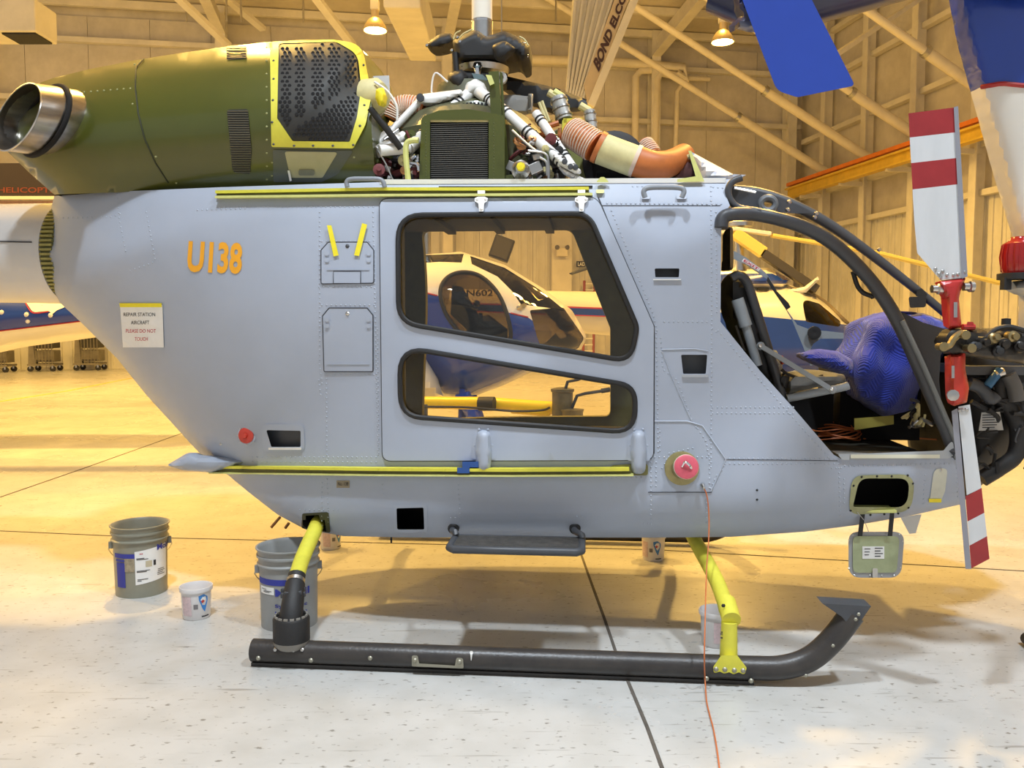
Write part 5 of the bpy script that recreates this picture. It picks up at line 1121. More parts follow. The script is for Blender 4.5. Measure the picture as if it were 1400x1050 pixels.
MB().tube([W.on(*p, 1, DT - .05) for p in ((1288, 476), (1298, 472), (1304, 463), (1314, 456), (1319, 460))], .014, 8, smooth=4).build('pitch_horn', mat('brass_dull', (.30, .23, .11), .35, .8), hb_)
for q in ((1288, 474), (1326, 476), (1318, 458)): MB().lathe(W.on(*q, 1, DT - .06), (0, -1, 0), [(.014, -.03), (.014, .006), (.018, .008), (.018, .016), (.001, .018)], 10).build('link_bolt', mat('brass_dull', (0, 0, 0)), hb_)
MB().tube([W.on(*p, 1, DT) for p in ((1316, 447), (1332, 447))], .012, 8).build('pitch_arm', RED, hb_)
mb = MB(); patch(mb, rnd([(1322, 440, 2), (1331, 440, 2), (1332, 448, 2), (1322, 449, 2)]), wp_(DT), .01, .03); mb.build('counterweight', RED, hb_)
MB().lathe(W.on(1375, 453, 1, DT + .05), (0, 0, 1), [(.022, 0), (.022, .02), (.017, .022), (.017, .05), (.001, .052)], 10).build('vent_plug', BLACK, hb_)
MB().tube([W.on(*p, 1, DT - .02) for p in ((1348, 462), (1362, 450), (1380, 447), (1400, 452))], .010, 8, smooth=5).build('oil_line', BLACK, hb_)
for x, y, m in ((1346, 468, GUN), (1360, 462, mat('brass_dull', (0, 0, 0))), (1374, 470, GUN), (1386, 460, mat('brass_dull', (0, 0, 0))), (1395, 474, GUN), (1334, 474, BLACK), (1366, 480, BLACK)):
    MB().lathe(W.on(x, y, 1, DT - .04), (random.uniform(-.3, .3), -1, random.uniform(-.2, .4)), [(.022, -.03), (.022, 0), (.014, .004), (.014, .018), (.001, .02)], 10).build('casing_boss', m, hb_)
# fin, stabiliser, boom
mb = MB(); rl_ = [(1341, 119), (1370, 114), (1400, 117), (1480, 122)]
puff(mb, [(1303, -50), (1500, -50), (1500, 345), (1408, 345), (1395, 308), (1372, 232), (1341, 119), (1322, 40)], W, 3.55, .10, 70, 10, mifun=lambda x, y: 1 if y > L_rl(x) else 0, extra=[rl_]) if 0 else None
def Lr(x): 
    for i in range(3):
        if rl_[i][0] <= x <= rl_[i + 1][0]: return L2(x, rl_[i], rl_[i + 1])
    return 119
L2 = lambda x, a, b: a[1] + (b[1] - a[1]) * (x - a[0]) / (b[0] - a[0])
pj_fin = puff(mb, [(1303, -50), (1500, -50), (1500, 345), (1408, 345), (1395, 308), (1372, 232), (1341, 119), (1322, 50)], W, 3.55, .10, 80, 6, base=.25, mifun=lambda x, y: 1 if y > Lr(x) else 0)
mb.build('tail_fin', [BLUEH, WHITEH], tl_)
MB().tube([pj_fin(x, Lr(x), .001) for x in range(1342, 1440, 8)], .0095, 8).build('fin_stripe', RED, tl_)
mb = MB(); patch(mb, rnd([(1012, -8, 4), (1108, -4, 2), (1169, 117, 5), (1090, 133, 14), (1062, 124, 22)]), wp_(3.1), .02, .04, (), 60, 12); mb.build('stabiliser', BLUEH, tl_, smooth=False, bevel=.012)
MB().tube([W.on(*p, 1, y) for p, y in (((985, -30), 3.35), ((1060, -8), 3.3), ((1150, -32), 3.28), ((1300, -70), 3.3), ((1450, -60), 3.45))], [.13, .16], 20, smooth=5).build('tail_cone', mat('navy_paint', (.012, .015, .06), .35, coat=.3), tl_)
mb = MB(); puff(mb, [(1000, -10), (1030, 0), (1110, 24), (1100, 36), (1036, 40), (1012, 36), (1004, 42), (996, 36), (1012, 22)], W, 3.15, .05, 16, 6); mb.build('stabiliser_root', mat('navy_paint', (0, 0, 0)), tl_)
mb = MB(); patch(mb, [(990, -20), (1012, -20), (1010, 8)], wp_(3.3), 0, .02); mb.build('fin_tip', BLUEH, tl_, smooth=False)
mb = MB(); puff(mb, rnd([(1368, 386, 4), (1480, 376, 4), (1500, 440, 4), (1420, 410, 10), (1384, 396, 6)]), W, 3.5, .09, 20, 7); mb.build('beacon_pylon', WHITEH, tl_)
bc = W.on(1395, 378, 1, 3.46)
be = empty('beacon_light'); be.parent = tl_
MB().lathe(bc, (0, 0, 1), [(.085, -.012), (.085, .012), (.06, .014)], 24).build('beacon_base', BLACK, be)
MB().lathe(bc + Vector((0, 0, .012)), (0, 0, 1), [(.066, 0), (.073, .02), (.076, .07), (.070, .12), (.045, .135), (.04, .148), (.001, .15)], 24).build('beacon_dome', mat('beacon_red', (.30, .010, .008), .15, coat=.3), be)
mb = MB(); 
for k in range(20): a = 2 * PI * k / 20; mb.tube([bc + Vector((.070 * math.cos(a), .070 * math.sin(a), .02)), bc + Vector((.078 * math.cos(a), .078 * math.sin(a), .08)), bc + Vector((.071 * math.cos(a), .071 * math.sin(a), .128))], .0018, 5)
stuff(mb.build('dome_flutes', mat('beacon_red', (0, 0, 0)), be))
MB().box(bc + Vector((-.07, -.02, -.03)), (.03, .03, .05)).build('base_clip', BLACK, be, smooth=False)
mb = MB(); puff(mb, rnd([(1412, 330, 6), (1510, 330, 6), (1520, 520, 10), (1432, 500, 10), (1408, 450, 6)]), W, 3.5, .10, 40, 9); mb.build('tail_pylon', WHITEH, tl_)
# ================================================================ helicopters parked behind
SMOKE = TINT
hA = empty('parked_helicopter', None, 'egg shaped white and blue helicopter seen through the sliding door windows', 'helicopter')
DA = 8.8
OA = rnd([(440, 360, 10), (520, 352, 8), (572, 348, 10), (630, 344, 20), (690, 362, 20), (742, 394, 20), (782, 424, 20), (803, 462, 14), (794, 478, 10), (745, 500, 20), (690, 526, 20), (640, 545, 12), (606, 543, 12), (560, 500, 20), (440, 470, 20)])
DW = smo([(602, 396), (612, 379), (632, 372), (656, 377), (678, 397), (692, 426), (698, 462), (680, 472), (640, 464), (618, 442), (606, 420)])
WS1 = [(573, 349), (634, 347), (631, 359), (600, 358), (573, 360)]
WS2 = [(643, 350), (690, 366), (738, 396), (772, 424), (712, 416), (700, 398), (680, 378), (645, 361)]
NG = rnd([(724, 424, 3), (770, 420, 6), (799, 462, 8), (790, 477, 8), (745, 490, 10), (734, 460, 6)])
mA = lambda x, y: 1 if y > 398 + (x - 572) * .235 and x < 736 + (y - 440) * .4 else (1 if y > 484 and x > 600 else 0)
mb = MB(); pA = puff(mb, OA, W, DA, .62, 70, 9, mifun=mA, holes=[DW, WS1, WS2, NG], extra=[[(573, 398), (603, 405)], [(698, 428), (722, 434)], [(722, 434), (735, 466), (742, 500)]]); mb.build('cabin', [WHITEH, BLUEH], hA)
for nm, h_ in (('door_window', DW), ('windscreen', WS1), ('windscreen', WS2), ('nose_glazing', NG)): mb = MB(); patch(mb, h_, pA, -.004, .004, (), 14, 8); mb.build(nm, SMOKE, hA)
MB().tube([pA(*p, .004) for p in dens(DW, 6)], .02, 8, closed=True).build('window_rim', BLACK, hA)
MB().tube([pA(x, 398 + (x - 572) * .235, .004) for x in range(574, 602, 4)], .008, 6).build('pinstripe', REDL, hA); MB().tube([pA(x, 428 + (x - 698) * .235, .004) for x in range(698, 724, 4)], .008, 6).build('pinstripe', REDL, hA)
MB().tube([pA(708, 421, .01), pA(712, 419, .05), pA(718, 417, .01)], .02, 8).build('door_handle', STEEL, hA)
mb = MB(); puff(mb, [(618, 390), (632, 392), (660, 440), (640, 452), (616, 430)], W, DA - .1, .16, 10, 6); mb.build('cabin_seat', mat('seat_blue_grey', (.06, .07, .13), .8), hA)
mb = MB(); puff(mb, [(636, 440), (668, 430), (694, 450), (694, 468), (640, 464)], W, DA + .15, .16, 10, 6); mb.build('seat_cushion', mat('seat_tan', (.32, .27, .2), .8), hA)
MB().tube([W.on(*p, 1, DA - .3) for p in ((657, 428), (658, 440), (668, 446))], .02, 8).build('control_stick', BLACK, hA); MB().lathe(W.on(652, 415, 1, DA - .3), (0, -1, 0), [(.035, 0), (.03, .03), (.001, .035)], 14).build('gauge', STEEL, hA)
mb = MB(); puff(mb, [(575, 479), (597, 515), (606, 541), (560, 548), (440, 500), (440, 470), (560, 470)], W, DA - .45, .3, 22, 8); mb.build('rear_fairing', WHITEH, hA)
MB().lathe(W.on(450, 405, 1, DA), (-1, 0, .03), [(.30, 0), (.16, 1.2), (.12, 3.4)], 20).build('boom', WHITEH, hA)
mb = MB(); puff(mb, rnd([(621, 540, 3), (642, 534, 3), (660, 575, 3), (642, 582, 3), (632, 560, 3)]), W, DA - .62, .06, 8, 5); mb.build('gear_fairing', mat('bright_blue_gloss', (.01, .06, .45), .15, coat=.6), hA)
mb = MB(); puff(mb, [(644, 540), (652, 540), (664, 576), (656, 580)], W, DA - .4, .05, 6, 5); mb.build('gear_fairing', BLUEH, hA)
for yy in (DA - .8, DA + .8):
    MB().tube([Vector((-1.9, yy, .06)), Vector((.2, yy, .06)), Vector((.55, yy, .22))], .04, 10, smooth=4).build('skid', BLACK, hA)
    for x in (-.5, -1.5): MB().tube([Vector((x, yy, .06)), Vector((x, yy + (.45 if yy < DA else -.45), .85))], .035, 8).build('skid_leg', BLUEH, hA)
MB().tube([Vector((-.9, DA, 2.2)), Vector((-.9, DA, 2.75))], .06, 10).build('mast', STEEL, hA)
# ---- helicopter B: long tail boom, cabin to the right
hB = empty('parked_helicopter', None, 'white helicopter with blue stripe and lower cabin parked farthest back, rotor blades drooping', 'helicopter'); DB = 12.5
OB = rnd([(880, 402, 10), (940, 388, 14), (1010, 392, 10), (1080, 390, 12), (1112, 402, 14), (1145, 425, 16), (1180, 462, 12), (1190, 490, 10), (1150, 520, 14), (1000, 530, 14), (900, 500, 20)])
WB = rnd([(1096, 408, 8), (1120, 415, 10), (1150, 440, 8), (1148, 447, 4), (1102, 440, 4)])
mb = MB(); pB = puff(mb, OB, W, DB, .75, 45, 9, mifun=lambda x, y: 1 if y > 428 + (x - 1000) * .10 else 0, holes=[WB], extra=[[(890, 418), (1180, 446)]]); mb.build('cabin', [WHITEH, BLUEH], hB)
mb = MB(); patch(mb, WB, pB, -.004, .004, (), 14, 8); mb.build('door_window', SMOKE, hB)
MB().tube([pB(*p, .0) for p in ((1086, 396), (1105, 400), (1128, 413), (1150, 434), (1170, 452))], .03, 8, smooth=3).build('windscreen_frame', mat('bronze_frame', (.18, .14, .09), .4), hB)
mb = MB(); puff(mb, rnd([(960, 372, 8), (1050, 366, 8), (1085, 384, 8), (1070, 396, 4), (960, 396, 4)]), W, DB, .4, 18, 7, mifun=lambda x, y: 1 if 374 < y < 388 else 0, extra=[[(962, 374), (1056, 374)], [(962, 388), (1080, 388)]]); mb.build('engine_cowling', [WHITEH, BLUEH], hB)
mb = MB(); patch(mb, rnd([(1026, 410, 4), (1036, 412, 3), (1047, 448, 4), (1042, 454, 3)]), wp_(DB - .7), .0, .02); mb.build('side_window', mat('dark_olive_window', (.12, .09, .03), .2), hB, smooth=False)
for q in ((1023, 396), (1043, 396)): MB().box(pB(*q, .03), (.16, .05, .04)).build('hinge', BLACK, hB, smooth=False)
def boomB(x0, x1, r0_, r1_, m, name, y0, y1, g=0): 
    a, b = W.on(x0, y0, 1, DB), W.on(x1, y1, 1, DB); MB().lathe(a, b - a, [(r0_, 0), (r1_, (b - a).length)], 24).build(name, m, hB)
boomB(900, 560, .34, .24, WHITEH, 'boom', 432, 416)
st_ = lambda x, y, o: W.on(x, y, 1, DB - math.sqrt(max(.0, (.29) ** 2 - ((y - (432 - (900 - x) * .047)) / 92) ** 2)) - .01 - o)
for nm, a, b, m in (('blue_stripe', -6, 3, BLUEH), ('red_stripe', -8, -6, REDL), ('red_stripe', 3, 4.5, REDL)):
    mb = MB(); patch(mb, [(620, 421 + a), (860, 430 + a), (860, 430 + b), (620, 421 + b)], lambda x, y, o: W.on(x, y, 1, DB - .34 - o), .0, .01, (), 30, 20); mb.build(nm, m, hB, smooth=False)
mb = MB(); write(mb, 'N602', [(638, 405), (674, 405), (674, 396), (638, 396)], lambda x, y, o: W.on(x, y, 1, DB - .36 - o), .0, .02); mb.build('registration', INK, hB, smooth=False)
mb = MB(); puff(mb, rnd([(812, 376, 3), (826, 372, 4), (832, 402, 3), (815, 405, 2)]), W, DB + .3, .05, 6, 4); mb.build('tail_fin', WHITEH, hB)
mb = MB(); puff(mb, rnd([(777, 374, 1), (806, 362, 2), (809, 367, 2), (782, 376, 1)]), W, DB + .2, .02, 3, 2); mb.build('tail_rotor_blade', DARKGREY, hB)
for pts, w, m in (([(1040, 345), (1116, 396)], .16, mat('blade_dark', (.07, .06, .045), .4)), ([(1003, 318), (1044, 346)], .20, mat('blade_yellow_lit', (.80, .62, .16), .35)), ([(1055, 322), (1200, 346), (1420, 400)], .06, mat('blade_yellow_lit', (0, 0, 0))), ([(900, 340), (1003, 313), (1053, 320)], .07, WHITEP)):  # yellow of the bright blades is lamp light painted into their colour
    mb = MB()
    for i in range(len(pts) - 1): mb.bar(W.on(*pts[i], 1, DB - .2), W.on(*pts[i + 1], 1, DB - .2), .14, w * .8)
    mb.build('rotor_blade', m, hB, smooth=False, bevel=.01)
MB().lathe(W.on(1010, 370, 1, DB), (0, 0, 1), [(.12, 0), (.08, .2), (.08, .62), (.2, .64), (.2, .7), (.001, .74)], 16).build('rotor_head', STEEL, hB)
mb = MB(); puff(mb, [(1078, 396), (1100, 392), (1118, 378), (1120, 382), (1102, 400), (1080, 402)], W, DB - .3, .03, 4, 3); mb.build('wire_cutter', WHITEP, hB)
for yy in (DB - .9, DB + .9): MB().tube([Vector((2.2, yy, .06)), Vector((4.6, yy, .06)), Vector((4.95, yy, .25))], .045, 10, smooth=4).build('skid', BLACK, hB)
for x in (2.8, 4.2): MB().tube([Vector((x, DB - .9, .06)), Vector((x, DB - .4, .72)), Vector((x, DB + .4, .72)), Vector((x, DB + .9, .06))], .04, 8).build('cross_tube', BLUEH, hB)
# ---- helicopter C at the left
hC = empty('parked_helicopter', None, 'white and navy helicopter with red pinstripes beneath the grey tail boom', 'helicopter'); DC = 10.5
OC = rnd([(-190, 380, 30), (-60, 385, 10), (60, 392, 10), (200, 396, 8), (260, 420, 10), (262, 442, 8), (126, 462, 10), (28, 475, 6), (0, 482, 5), (-60, 492, 10), (-190, 495, 30)])
cl_ = lambda x: 452.5 - .12 * x
mb = MB(); pC = puff(mb, OC, W, DC, .55, 50, 8, mifun=lambda x, y: 1 if y < cl_(x) else 0, extra=[[(-180, cl_(-180)), (250, cl_(250))]]); mb.build('cabin', [WHITEH, BLUEH], hC)
MB().tube([pC(x, cl_(x), .004) for x in range(-180, 250, 10)], .009, 6).build('pinstripe', REDL, hC)
mb = MB(); patch(mb, rnd([(32, 408, 3), (100, 408, 3), (88, 420, 4), (78, 424, 1), (72, 429, 1), (66, 425, 2), (45, 427, 8)]), pC, .006, .006, (), 10, 5); lg = mb.build('white_marking', mat('bright_white', (.9, .88, .8), .4), hC)
MB().tube([pC(*p, .006) for p in ((32, 408), (38, 420), (46, 428), (66, 426))], .007, 6, smooth=3).build('marking_edge', REDL, lg)
for q in ((36, 430), (38, 439), (69, 431), (2, 427)): mb = MB(); dome(mb, pC(*q, 0), (0, -1, .2), .03, .5, 8); mb.build('fastener', WHITEP, hC)
for yy in (DC - .7, DC + .7): MB().tube([Vector((-9.4, yy, .06)), Vector((-7.0, yy, .06))], .05, 10).build('skid', DARKGREY, hC); MB().tube([Vector((-7.4, yy, .06)), Vector((-7.4, DC, 1.2))], .05, 8).build('skid_leg', DARKGREY, hC)
# ================================================================ ground gear
tb = empty('tow_bar', None, 'yellow tow bar on stands seen through the lower door window', 'tow bar')
YT = mat('bright_yellow_tube', (.80, .56, .01), .4)
z0 = W.on(660, 552, 1, 7.2)
MB().tube([W.on(555, 550, 1, 7.4), W.on(625, 551, 1, 7.3), W.on(660, 551, 1, 7.2), W.on(757, 558, 1, 7.0)], .055, 12).build('bar', YT, tb)
MB().tube([W.on(752, 564, 1, 7.0), W.on(700, 560, 1, 7.1)], .035, 10).build('brace', YT, tb)
MB().tube([W.on(655, 552, 1, 7.1), W.on(676, 552, 1, 7.06)], .06, 12).build('grip', BLACK, tb)
for px in (580, 740):
    p = W.on(px, 553, 1, 7.15); MB().tube([p, (p.x, p.y, 0)], .03, 8).build('stand', DARKGREY, tb); MB().box((p.x, p.y, .015), (.3, .3, .03)).build('stand_foot', DARKGREY, tb, smooth=False)
MB().tube([W.on(*p, 1, 6.9) for p in ((575, 556), (640, 557), (700, 562), (740, 561), (752, 557))], .01, 6, smooth=4).build('cable', BLACK, tb)
jk = empty('hydraulic_jack', None, 'weathered hydraulic jack with two bent pump handles behind the lower door window', 'jack')
JM = mat('jack_metal', (.16, .14, .08), .45, .5, var=.4, scale=12)
p = W.on(769, 540, 1, 6.8)
MB().lathe((p.x, p.y, .0), (0, 0, 1), [(.2, 0), (.2, .05), (.10, .08), (.085, .3), (.085, p.z + .02), (.095, p.z + .03), (.095, p.z + .05), (.05, p.z + .06), (.001, p.z + .065)], 20).build('jack_body', JM, jk)
p2_ = W.on(782, 563, 1, 6.75); MB().lathe((p2_.x, p2_.y, 0), (0, 0, 1), [(.13, 0), (.13, .04), (.09, .06), (.09, p2_.z), (.10, p2_.z + .02), (.001, p2_.z + .03)], 20).build('pump_body', JM, jk)
for pts in ([(770, 542), (776, 522), (790, 519), (800, 514)], [(781, 560), (789, 541), (800, 538), (820, 535), (834, 533)]):
    o = MB().tube([W.on(*q, 1, 6.75) for q in pts], .013, 8).build('pump_handle', BLACK, jk)
MB().tube([W.on(*q, 1, 6.74) for q in ((822, 534.5), (834, 532.5))], .02, 8).build('handle_grip', RUBBER, jk)
MB().tube([W.on(793, 560, 1, 6.7), W.on(793, 570, 1, 6.7)], .012, 6).build('drain_cock', mat('brass_dull', (0, 0, 0)), jk)
# carts along the back wall
random.seed(5)
CM = mat('cart_grey', (.17, .15, .12), .6, var=.3, scale=4); CB = mat('cart_dark', (.05, .045, .04), .7, var=.3, scale=4)
labels = ['grey caster cart loaded with dark crates under the navy helicopter nose', 'grey caster cart with a yellow topped post', 'grey caster cart with wire mesh sides', 'grey caster cart beside the slanting grey fuselage edge', 'grey caster cart parked last in the row against the wall']
for k, (px, py) in enumerate(((14, 513), (52, 511), (97, 509.5), (134, 508.5), (172, 508))):
    p = RM @ Vector((-14.6 + 1.25 * k, BW - 2.6 + .45 * k, 0)); c = empty('caster_cart', Matrix.Translation(p) @ Matrix.Rotation(RYAW, 4, 'Z'), labels[k], 'cart', 'caster carts along the back wall')
    MB().box((0, 0, .22), (.82, .8, .06)).build('deck', CM, c, smooth=False)
    mb = MB(); mb.add([(-.40, -.34, .25), (-.18, -.34, .25), (-.24, -.34, 1.35), (-.34, -.34, 1.35), (-.40, -.1, .25), (-.18, -.1, .25), (-.24, -.1, 1.35), (-.34, -.1, 1.35)], [(0, 1, 2, 3), (7, 6, 5, 4), (0, 4, 5, 1), (1, 5, 6, 2), (2, 6, 7, 3), (3, 7, 4, 0)]); mb.build('upright', CM, c, smooth=False)
    if k == 1: MB().box((-.29, -.2, 1.38), (.2, .22, .06)).build('post_cap', YT, c, smooth=False)
    for j in range(2): MB().box((.1, .0, .5 + .45 * j), (.56, .6, .38)).build('crate', CB if j else CM, c, smooth=False, bevel=.02)
    for j in range(6): MB().tube([(-.16 + .1 * j, -.36, .25), (-.16 + .1 * j, -.36, 1.2)], .014, 5).build('mesh_bar', CM, c)
    for j in range(3): MB().tube([(-.18, -.36, .4 + .35 * j), (.38, -.36, .4 + .35 * j)], .014, 5).build('mesh_bar', CM, c)
    for sx in (-.34, .34):
        for sy in (-.32, .32):
            w_ = MB().lathe((sx, sy - .03, .09), (0, 1, 0), [(.09, 0), (.09, .06)], 14).build('caster_wheel', BLACK, c); MB().box((sx, sy, .15), (.05, .09, .1)).build('fork', STEEL, w_, smooth=False)
# wall things
def onwall(px, py, d): return R.on(px, py, 1, BW - d)
ld = empty('ladder', RM, 'red ladder with pale rungs leaning on the ribbed wall', 'ladder')
LR = mat('ladder_red', (.30, .06, .04), .5)
for px in (797, 811): MB().tube([onwall(px + 2, 384, .35), Vector((onwall(px, 500, 1.3).x, BW - 1.3, 0))], .05, 8).build('rail', LR, ld)
for k in range(14):
    t = (k + .5) / 14; a = onwall(799, 384, .35).lerp(Vector((onwall(797, 500, 1.3).x, BW - 1.3, 0)), t); b = onwall(813, 384, .35).lerp(Vector((onwall(811, 500, 1.3).x, BW - 1.3, 0)), t); MB().tube([a, b], .03, 8).build('rung', WHITEP, ld)
sgn = MB(); patch(sgn, rect(788, 357, 812, 365), lambda x, y, o: R.on(x, y, 1, BW - .16 - o), .0, .03); sgn = sgn.build('wall_sign', BLACK, None, smooth=False); sgn.matrix_world = RM; tag(sgn, 'small black wall sign lettered LADDER', 'sign')
mb = MB(); write(mb, 'LADDER', rq(790, 358.5, 810, 363.5), lambda x, y, o: R.on(x, y, 1, BW - .2 - o), .0, .02); mb.build('lettering', PAPER, sgn, smooth=False)
em = empty('emergency_light', RM, 'pale twin head emergency light on the ribbed wall', 'lamp')
MB().box(onwall(768, 345, .42), (.42, .2, .3)).build('case', PIPEP, em, smooth=False, bevel=.02)
for px in (762, 775): MB().lathe(onwall(px, 338, .5), (.3 if px > 768 else -.3, -1, -.2), [(.05, -.06), (.09, .05), (.001, .06)], 12).build('lamp_head', CM, em)
MB().box((onwall(768, 345, .2).x, BW - .14, 5), (.75, .2, 10)).build('wall_post', BEAM, wall_back, smooth=False)
sp = empty('speaker', None, 'dark square loudspeaker hanging tilted from a rod below the roof', 'speaker')
c = W.on(686, 340, 1, 15); Ms = Matrix.Rotation(math.radians(20), 3, 'Y')
MB().box(c, (.36, .3, .4), Ms).build('cabinet', mat('speaker_black', (.03, .027, .022), .6), sp, smooth=False, bevel=.015)
MB().box(c + Ms @ Vector((0, -.16, 0)), (.30, .02, .34), Ms).build('grille', mat('speaker_cloth', (.055, .05, .042), .85), sp, smooth=False)
MB().tube([c + Vector((0, 0, .2)), (c.x, c.y, 12.6)], .012, 6).build('rod', STEEL, sp)
# dark banner
bn = empty('banner_board', None, 'dark sign board with orange lettering and gold rail at the tail boom', 'sign'); DBN = 13.0
mb = MB(); patch(mb, [(-120, 223), (290, 223), (290, 268), (-120, 268)], wp_(DBN), 0, .08); mb.build('board', mat('banner_black', (.022, .012, .012), .6), bn, smooth=False)
mb = MB(); write(mb, 'HELICOPTERS', rq(-3, 256, 92, 263.5), wp_(DBN), .004, .02); mb.build('lettering', mat('banner_orange', (.17, .03, .012), .6), bn, smooth=False)
MB().bar(W.on(-120, 271, 1, DBN - .1), W.on(290, 271, 1, DBN - .1), .1, .05).build('gold_rail', PIPEP, bn, smooth=False); MB().bar(W.on(-120, 277, 1, DBN - .1), W.on(290, 277, 1, DBN - .1), .1, .04).build('gold_rail', COPPER, bn, smooth=False)
for px in (-100, 270): q = W.on(px, 277, 1, DBN); MB().tube([q, (q.x, q.y, 0)], .04, 8).build('stand_leg', DARKGREY, bn)
# ================================================================ pails and cups
PG = mat('pail_grey', (.30, .30, .29), .42, var=.08, scale=8); PGO = mat('pail_olive_grey', (.26, .25, .19), .42, var=.1, scale=8)
def wrapf(base, rfun): return lambda ang, z, off: base + Vector((math.sin(ang) * (rfun(z) + off), -math.cos(ang) * (rfun(z) + off), z))
def wrect(mb, wr, a0, a1, z0, z1, off, mi=0, skew=0):
    n = 10; V = []
    for i in range(n + 1):
        a = a0 + (a1 - a0) * i / n; V += [wr(a, z0 + skew * i / n, off), wr(a, z1 + skew * i / n, off)]
    mb.add(V, [(2 * i, 2 * i + 2, 2 * i + 3, 2 * i + 1) for i in range(n)], mi)
def wtext(mb, wr, s, a0, a1, z0, z1, off, bold=.02, mi=0):
    V, F = text2d(s, bold); mb.add([wr(a0 + (a1 - a0) * x, z0 + (z1 - z0) * y, off) for x, y in V], F, mi)
def pail(px, py, m, label, rb=.136, rt=.156, h=.392):
    base = W.z(px, py, 0); o = empty('oil_pail', Matrix.Translation(base), label, 'pail', 'oil pails on the floor')
    rf = lambda z: rb + (rt - .012 - rb) * z / h
    mb = MB(); mb.open = 1
    mb.lathe((0, 0, 0), (0, 0, 1), [(.001, .004), (rb - .006, .004), (rb, 0), (rb, .01), (rf(h * .78), h * .78), (rf(h * .78) + .010, h * .785), (rf(h * .8) + .010, h * .80), (rf(h * .8) + .002, h * .815), (rf(h * .88) + .002, h * .88), (rt - .002, h * .885), (rt - .002, h * .91), (rt - .008, h * .915), (rt - .006, h * .98), (rt + .002, h * .985), (rt + .002, h), (rt - .006, h), (rf(h) - .006, h * .96), (rb - .006, .012), (.001, .012)], 40)
    mb.build('pail_body', m, o)
    az = math.atan2(base.x, base.y); wr = wrapf(Vector(), rf)
    for s_ in (-1, 1):
        a = -az + s_ * PI / 2; MB().box(wr(a, h * .72, .006), (.022, .03, .04), Matrix.Rotation(a, 3, 'Z')).build('handle_ear', m, o, smooth=False, bevel=.003)
    pts = [wr(-az - PI / 2, h * .72, .014)] + [Vector((math.sin(-az - PI / 2 + PI * t) * (rt + .012), -math.cos(-az - PI / 2 + PI * t) * (rt + .012), h * .72 - .16 * math.sin(PI * t))) for t in [i / 16 for i in range(1, 16)]] + [wr(-az + PI / 2, h * .72, .014)]
    pts = [Vector((-p.x, -p.y, p.z)) for p in pts] if 1 else pts       # the wire handle hangs at the back
    MB().tube(pts, .003, 6).build('wire_handle', STEEL, o)
    return o, wr, -az, h
o, wr, az, h = pail(194, 808, PGO, 'weathered grey oil pail with a white data label, standing alone behind the small cup')
mb = MB(); wrect(mb, wr, az - .22, az + 1.15, .075, .262, .0016, skew=.022); lb_ = mb.build('white_label', PAPER, o)
mb = MB(); wrect(mb, wr, az - 1.15, az - .22, .225, .250, .002); wrect(mb, wr, az - 1.05, az - .62, .06, .20, .002); wrect(mb, wr, az - 1.08, az - .6, .205, .218, .002); mb.build('blue_label', INKBLUE, o)
mb = MB(); wrect(mb, wr, az - .62, az - .24, .15, .225, .0022); mb.build('torn_patch', mat('torn_tan', (.36, .30, .2), .7, var=.4, scale=40), o)
mb = MB(); wtext(mb, wr, 'Mobil', az + .62, az + 1.42, .255, .288, .003, .03); mb.build('lettering', INKBLUE, o)
mb = MB()
for z_, a0, a1 in ((.222, -.16, .12), (.216, -.16, .26), (.152, -.16, .32), (.146, -.16, .2), (.104, -.15, .24), (.096, -.15, -.0), (.115, .62, 1.0), (.125, .62, .9), (.135, .64, 1.0), (.145, .64, .95)): wrect(mb, wr, az + a0, az + a1, z_, z_ + .0035, .003)
wrect(mb, wr, az + .46, az + .56, .175, .205, .003)
stuff(mb.build('label_print', INK, o))
mb = MB(); wrect(mb, wr, az + .16, az + .40, .172, .206, .003); mb.build('label_stain', mat('stain_tan', (.55, .48, .33), .7), o)
mb = MB(); wtext(mb, wr, 'M', az - .04, az + .07, .246, .252, .003); mb.build('label_emblem', INKRED, o)
o, wr, az, h = pail(396, 851, PG, 'grey oil pail with a blue band standing behind the rear skid leg', .138, .157, .40)
mb = MB(); wrect(mb, wr, az - 1.35, az + .45, .232, .262, .0016); mb.build('blue_band', INKBLUE, o)
mb = MB(); wrect(mb, wr, az - 1.2, az - .52, .185, .222, .0018); mb.build('white_label', PAPER, o)
mb = MB(); wtext(mb, wr, 'Mobil', az - .48, az + .75, .178, .215, .002, .03); wtext(mb, wr, 'Synthetic', az - .5, az + .65, .118, .140, .002, .02); wtext(mb, wr, 'Lubricant', az - .5, az + .65, .082, .104, .002, .02); mb.build('lettering', INKBLUE, o)
mb = MB()
for z_, a0, a1 in ((.208, -1.1, -.85), (.200, -1.0, -.62), (.194, -1.0, -.7)): wrect(mb, wr, az + a0, az + a1, z_, z_ + .003, .0025)
stuff(mb.build('label_print', INK, o))
CUPM = mat('white_tub_plastic', (.74, .70, .68), .4); 
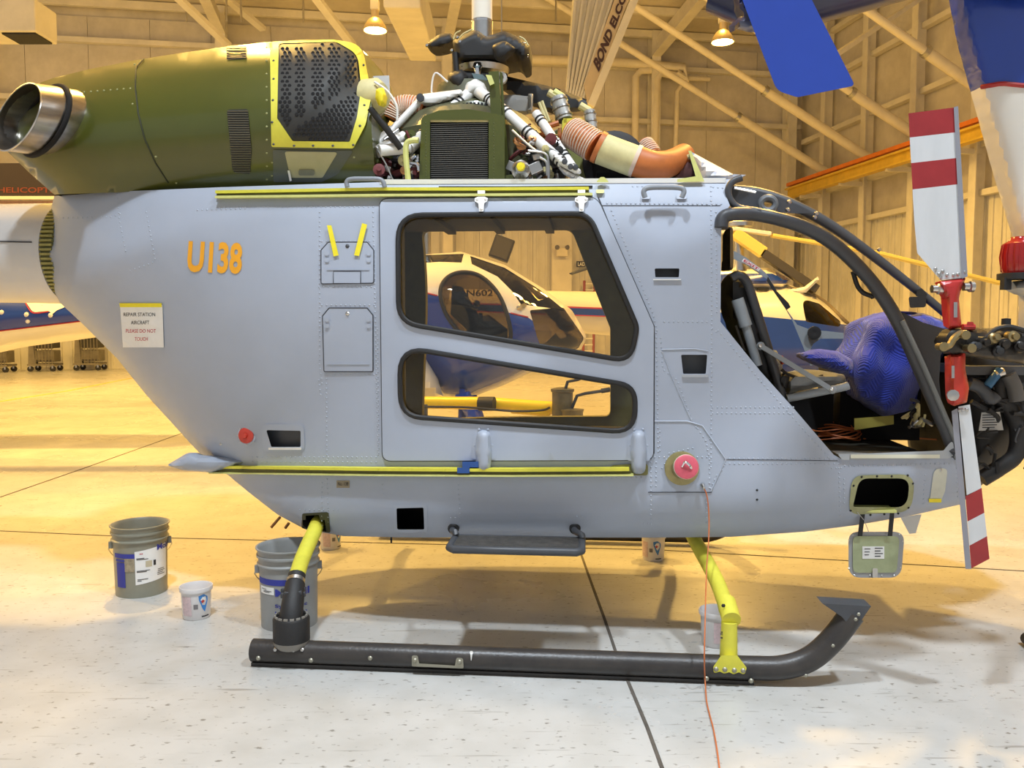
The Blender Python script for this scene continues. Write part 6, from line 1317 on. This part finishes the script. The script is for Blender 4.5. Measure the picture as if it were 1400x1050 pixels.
def cup(px, py, label, h=.165, rt=.083, rb=.068, turn=0.0, ex=1):
    base = W.z(px, py, 0); o = empty('mixing_cup', Matrix.Translation(base), label, 'cup', 'white mixing cups on the floor'); rf = lambda z: rb + (rt - .008 - rb) * z / h
    mb = MB(); mb.open = 1
    mb.lathe((0, 0, 0), (0, 0, 1), [(.001, .003), (rb - .008, .003), (rb - .004, 0), (rb, .006), (rf(h * .86), h * .86), (rt - .002, h * .87), (rt, h * .97), (rt - .001, h), (rt - .005, h), (rf(h) - .004, h * .9), (rb - .004, .008), (.001, .008)], 32); mb.build('cup_body', CUPM, o)
    az = -math.atan2(base.x, base.y) + turn; wr = wrapf(Vector(), rf)
    def wpoly(P2, name, m, off=.0012):
        V2, T = cdt(P2, (), .03, .02); MB().add([wr(az + x / .075, z, off) for x, z in V2], T).build(name, m, o)
    wpoly([(.022, .128), (.05, .134), (.072, .118), (.074, .10), (.056, .04), (.042, .06), (.024, .105)], 'logo_wedge', mat('logo_blue', (.05, .22, .55), .5))
    wpoly([(.030, .106), (.044, .122), (.060, .112), (.052, .096)], 'logo_white', PAPER, .002); wpoly([(.034, .098), (.044, .108), (.054, .098), (.042, .088)], 'logo_red', REDB, .0026)
    mb = MB(); wrect(mb, wr, az - .05, az + .25, .06, .085, .0014); mb.build('barcode', mat('barcode_grey', (.2, .18, .18), .6), o)
    mb = MB(); wrect(mb, wr, az - .95, az - .2, .025, .125, .0012); mb.build('print_panel', mat('print_pink', (.66, .50, .50), .6, var=.2, scale=80), o)
    mb = MB(); wrect(mb, wr, az + .5, az + 1.1, .015, .021, .0014); mb.build('print_line', INK, o)
    return o
cup(269, 843, 'white mixing cup standing in front of the weathered pail', turn=-.15); cup(452, 749, 'white mixing cup half hidden behind the rear cross tube', turn=.2); cup(893, 764, 'white mixing cup standing alone under the belly between step and front cross tube', turn=-.3); cup(979, 880, 'white mixing cup standing behind the front skid leg', turn=.8)
MB_ = MB().lathe(W.z(1398, 881, .0) + Vector((.02, 0, .03)), (-.2, -1, 0), [(.03, 0), (.03, .1), (.001, .1)], 14).build('rubber_caster', BLACK); tag(MB_, 'small black rubber wheel on the open floor', 'wheel')
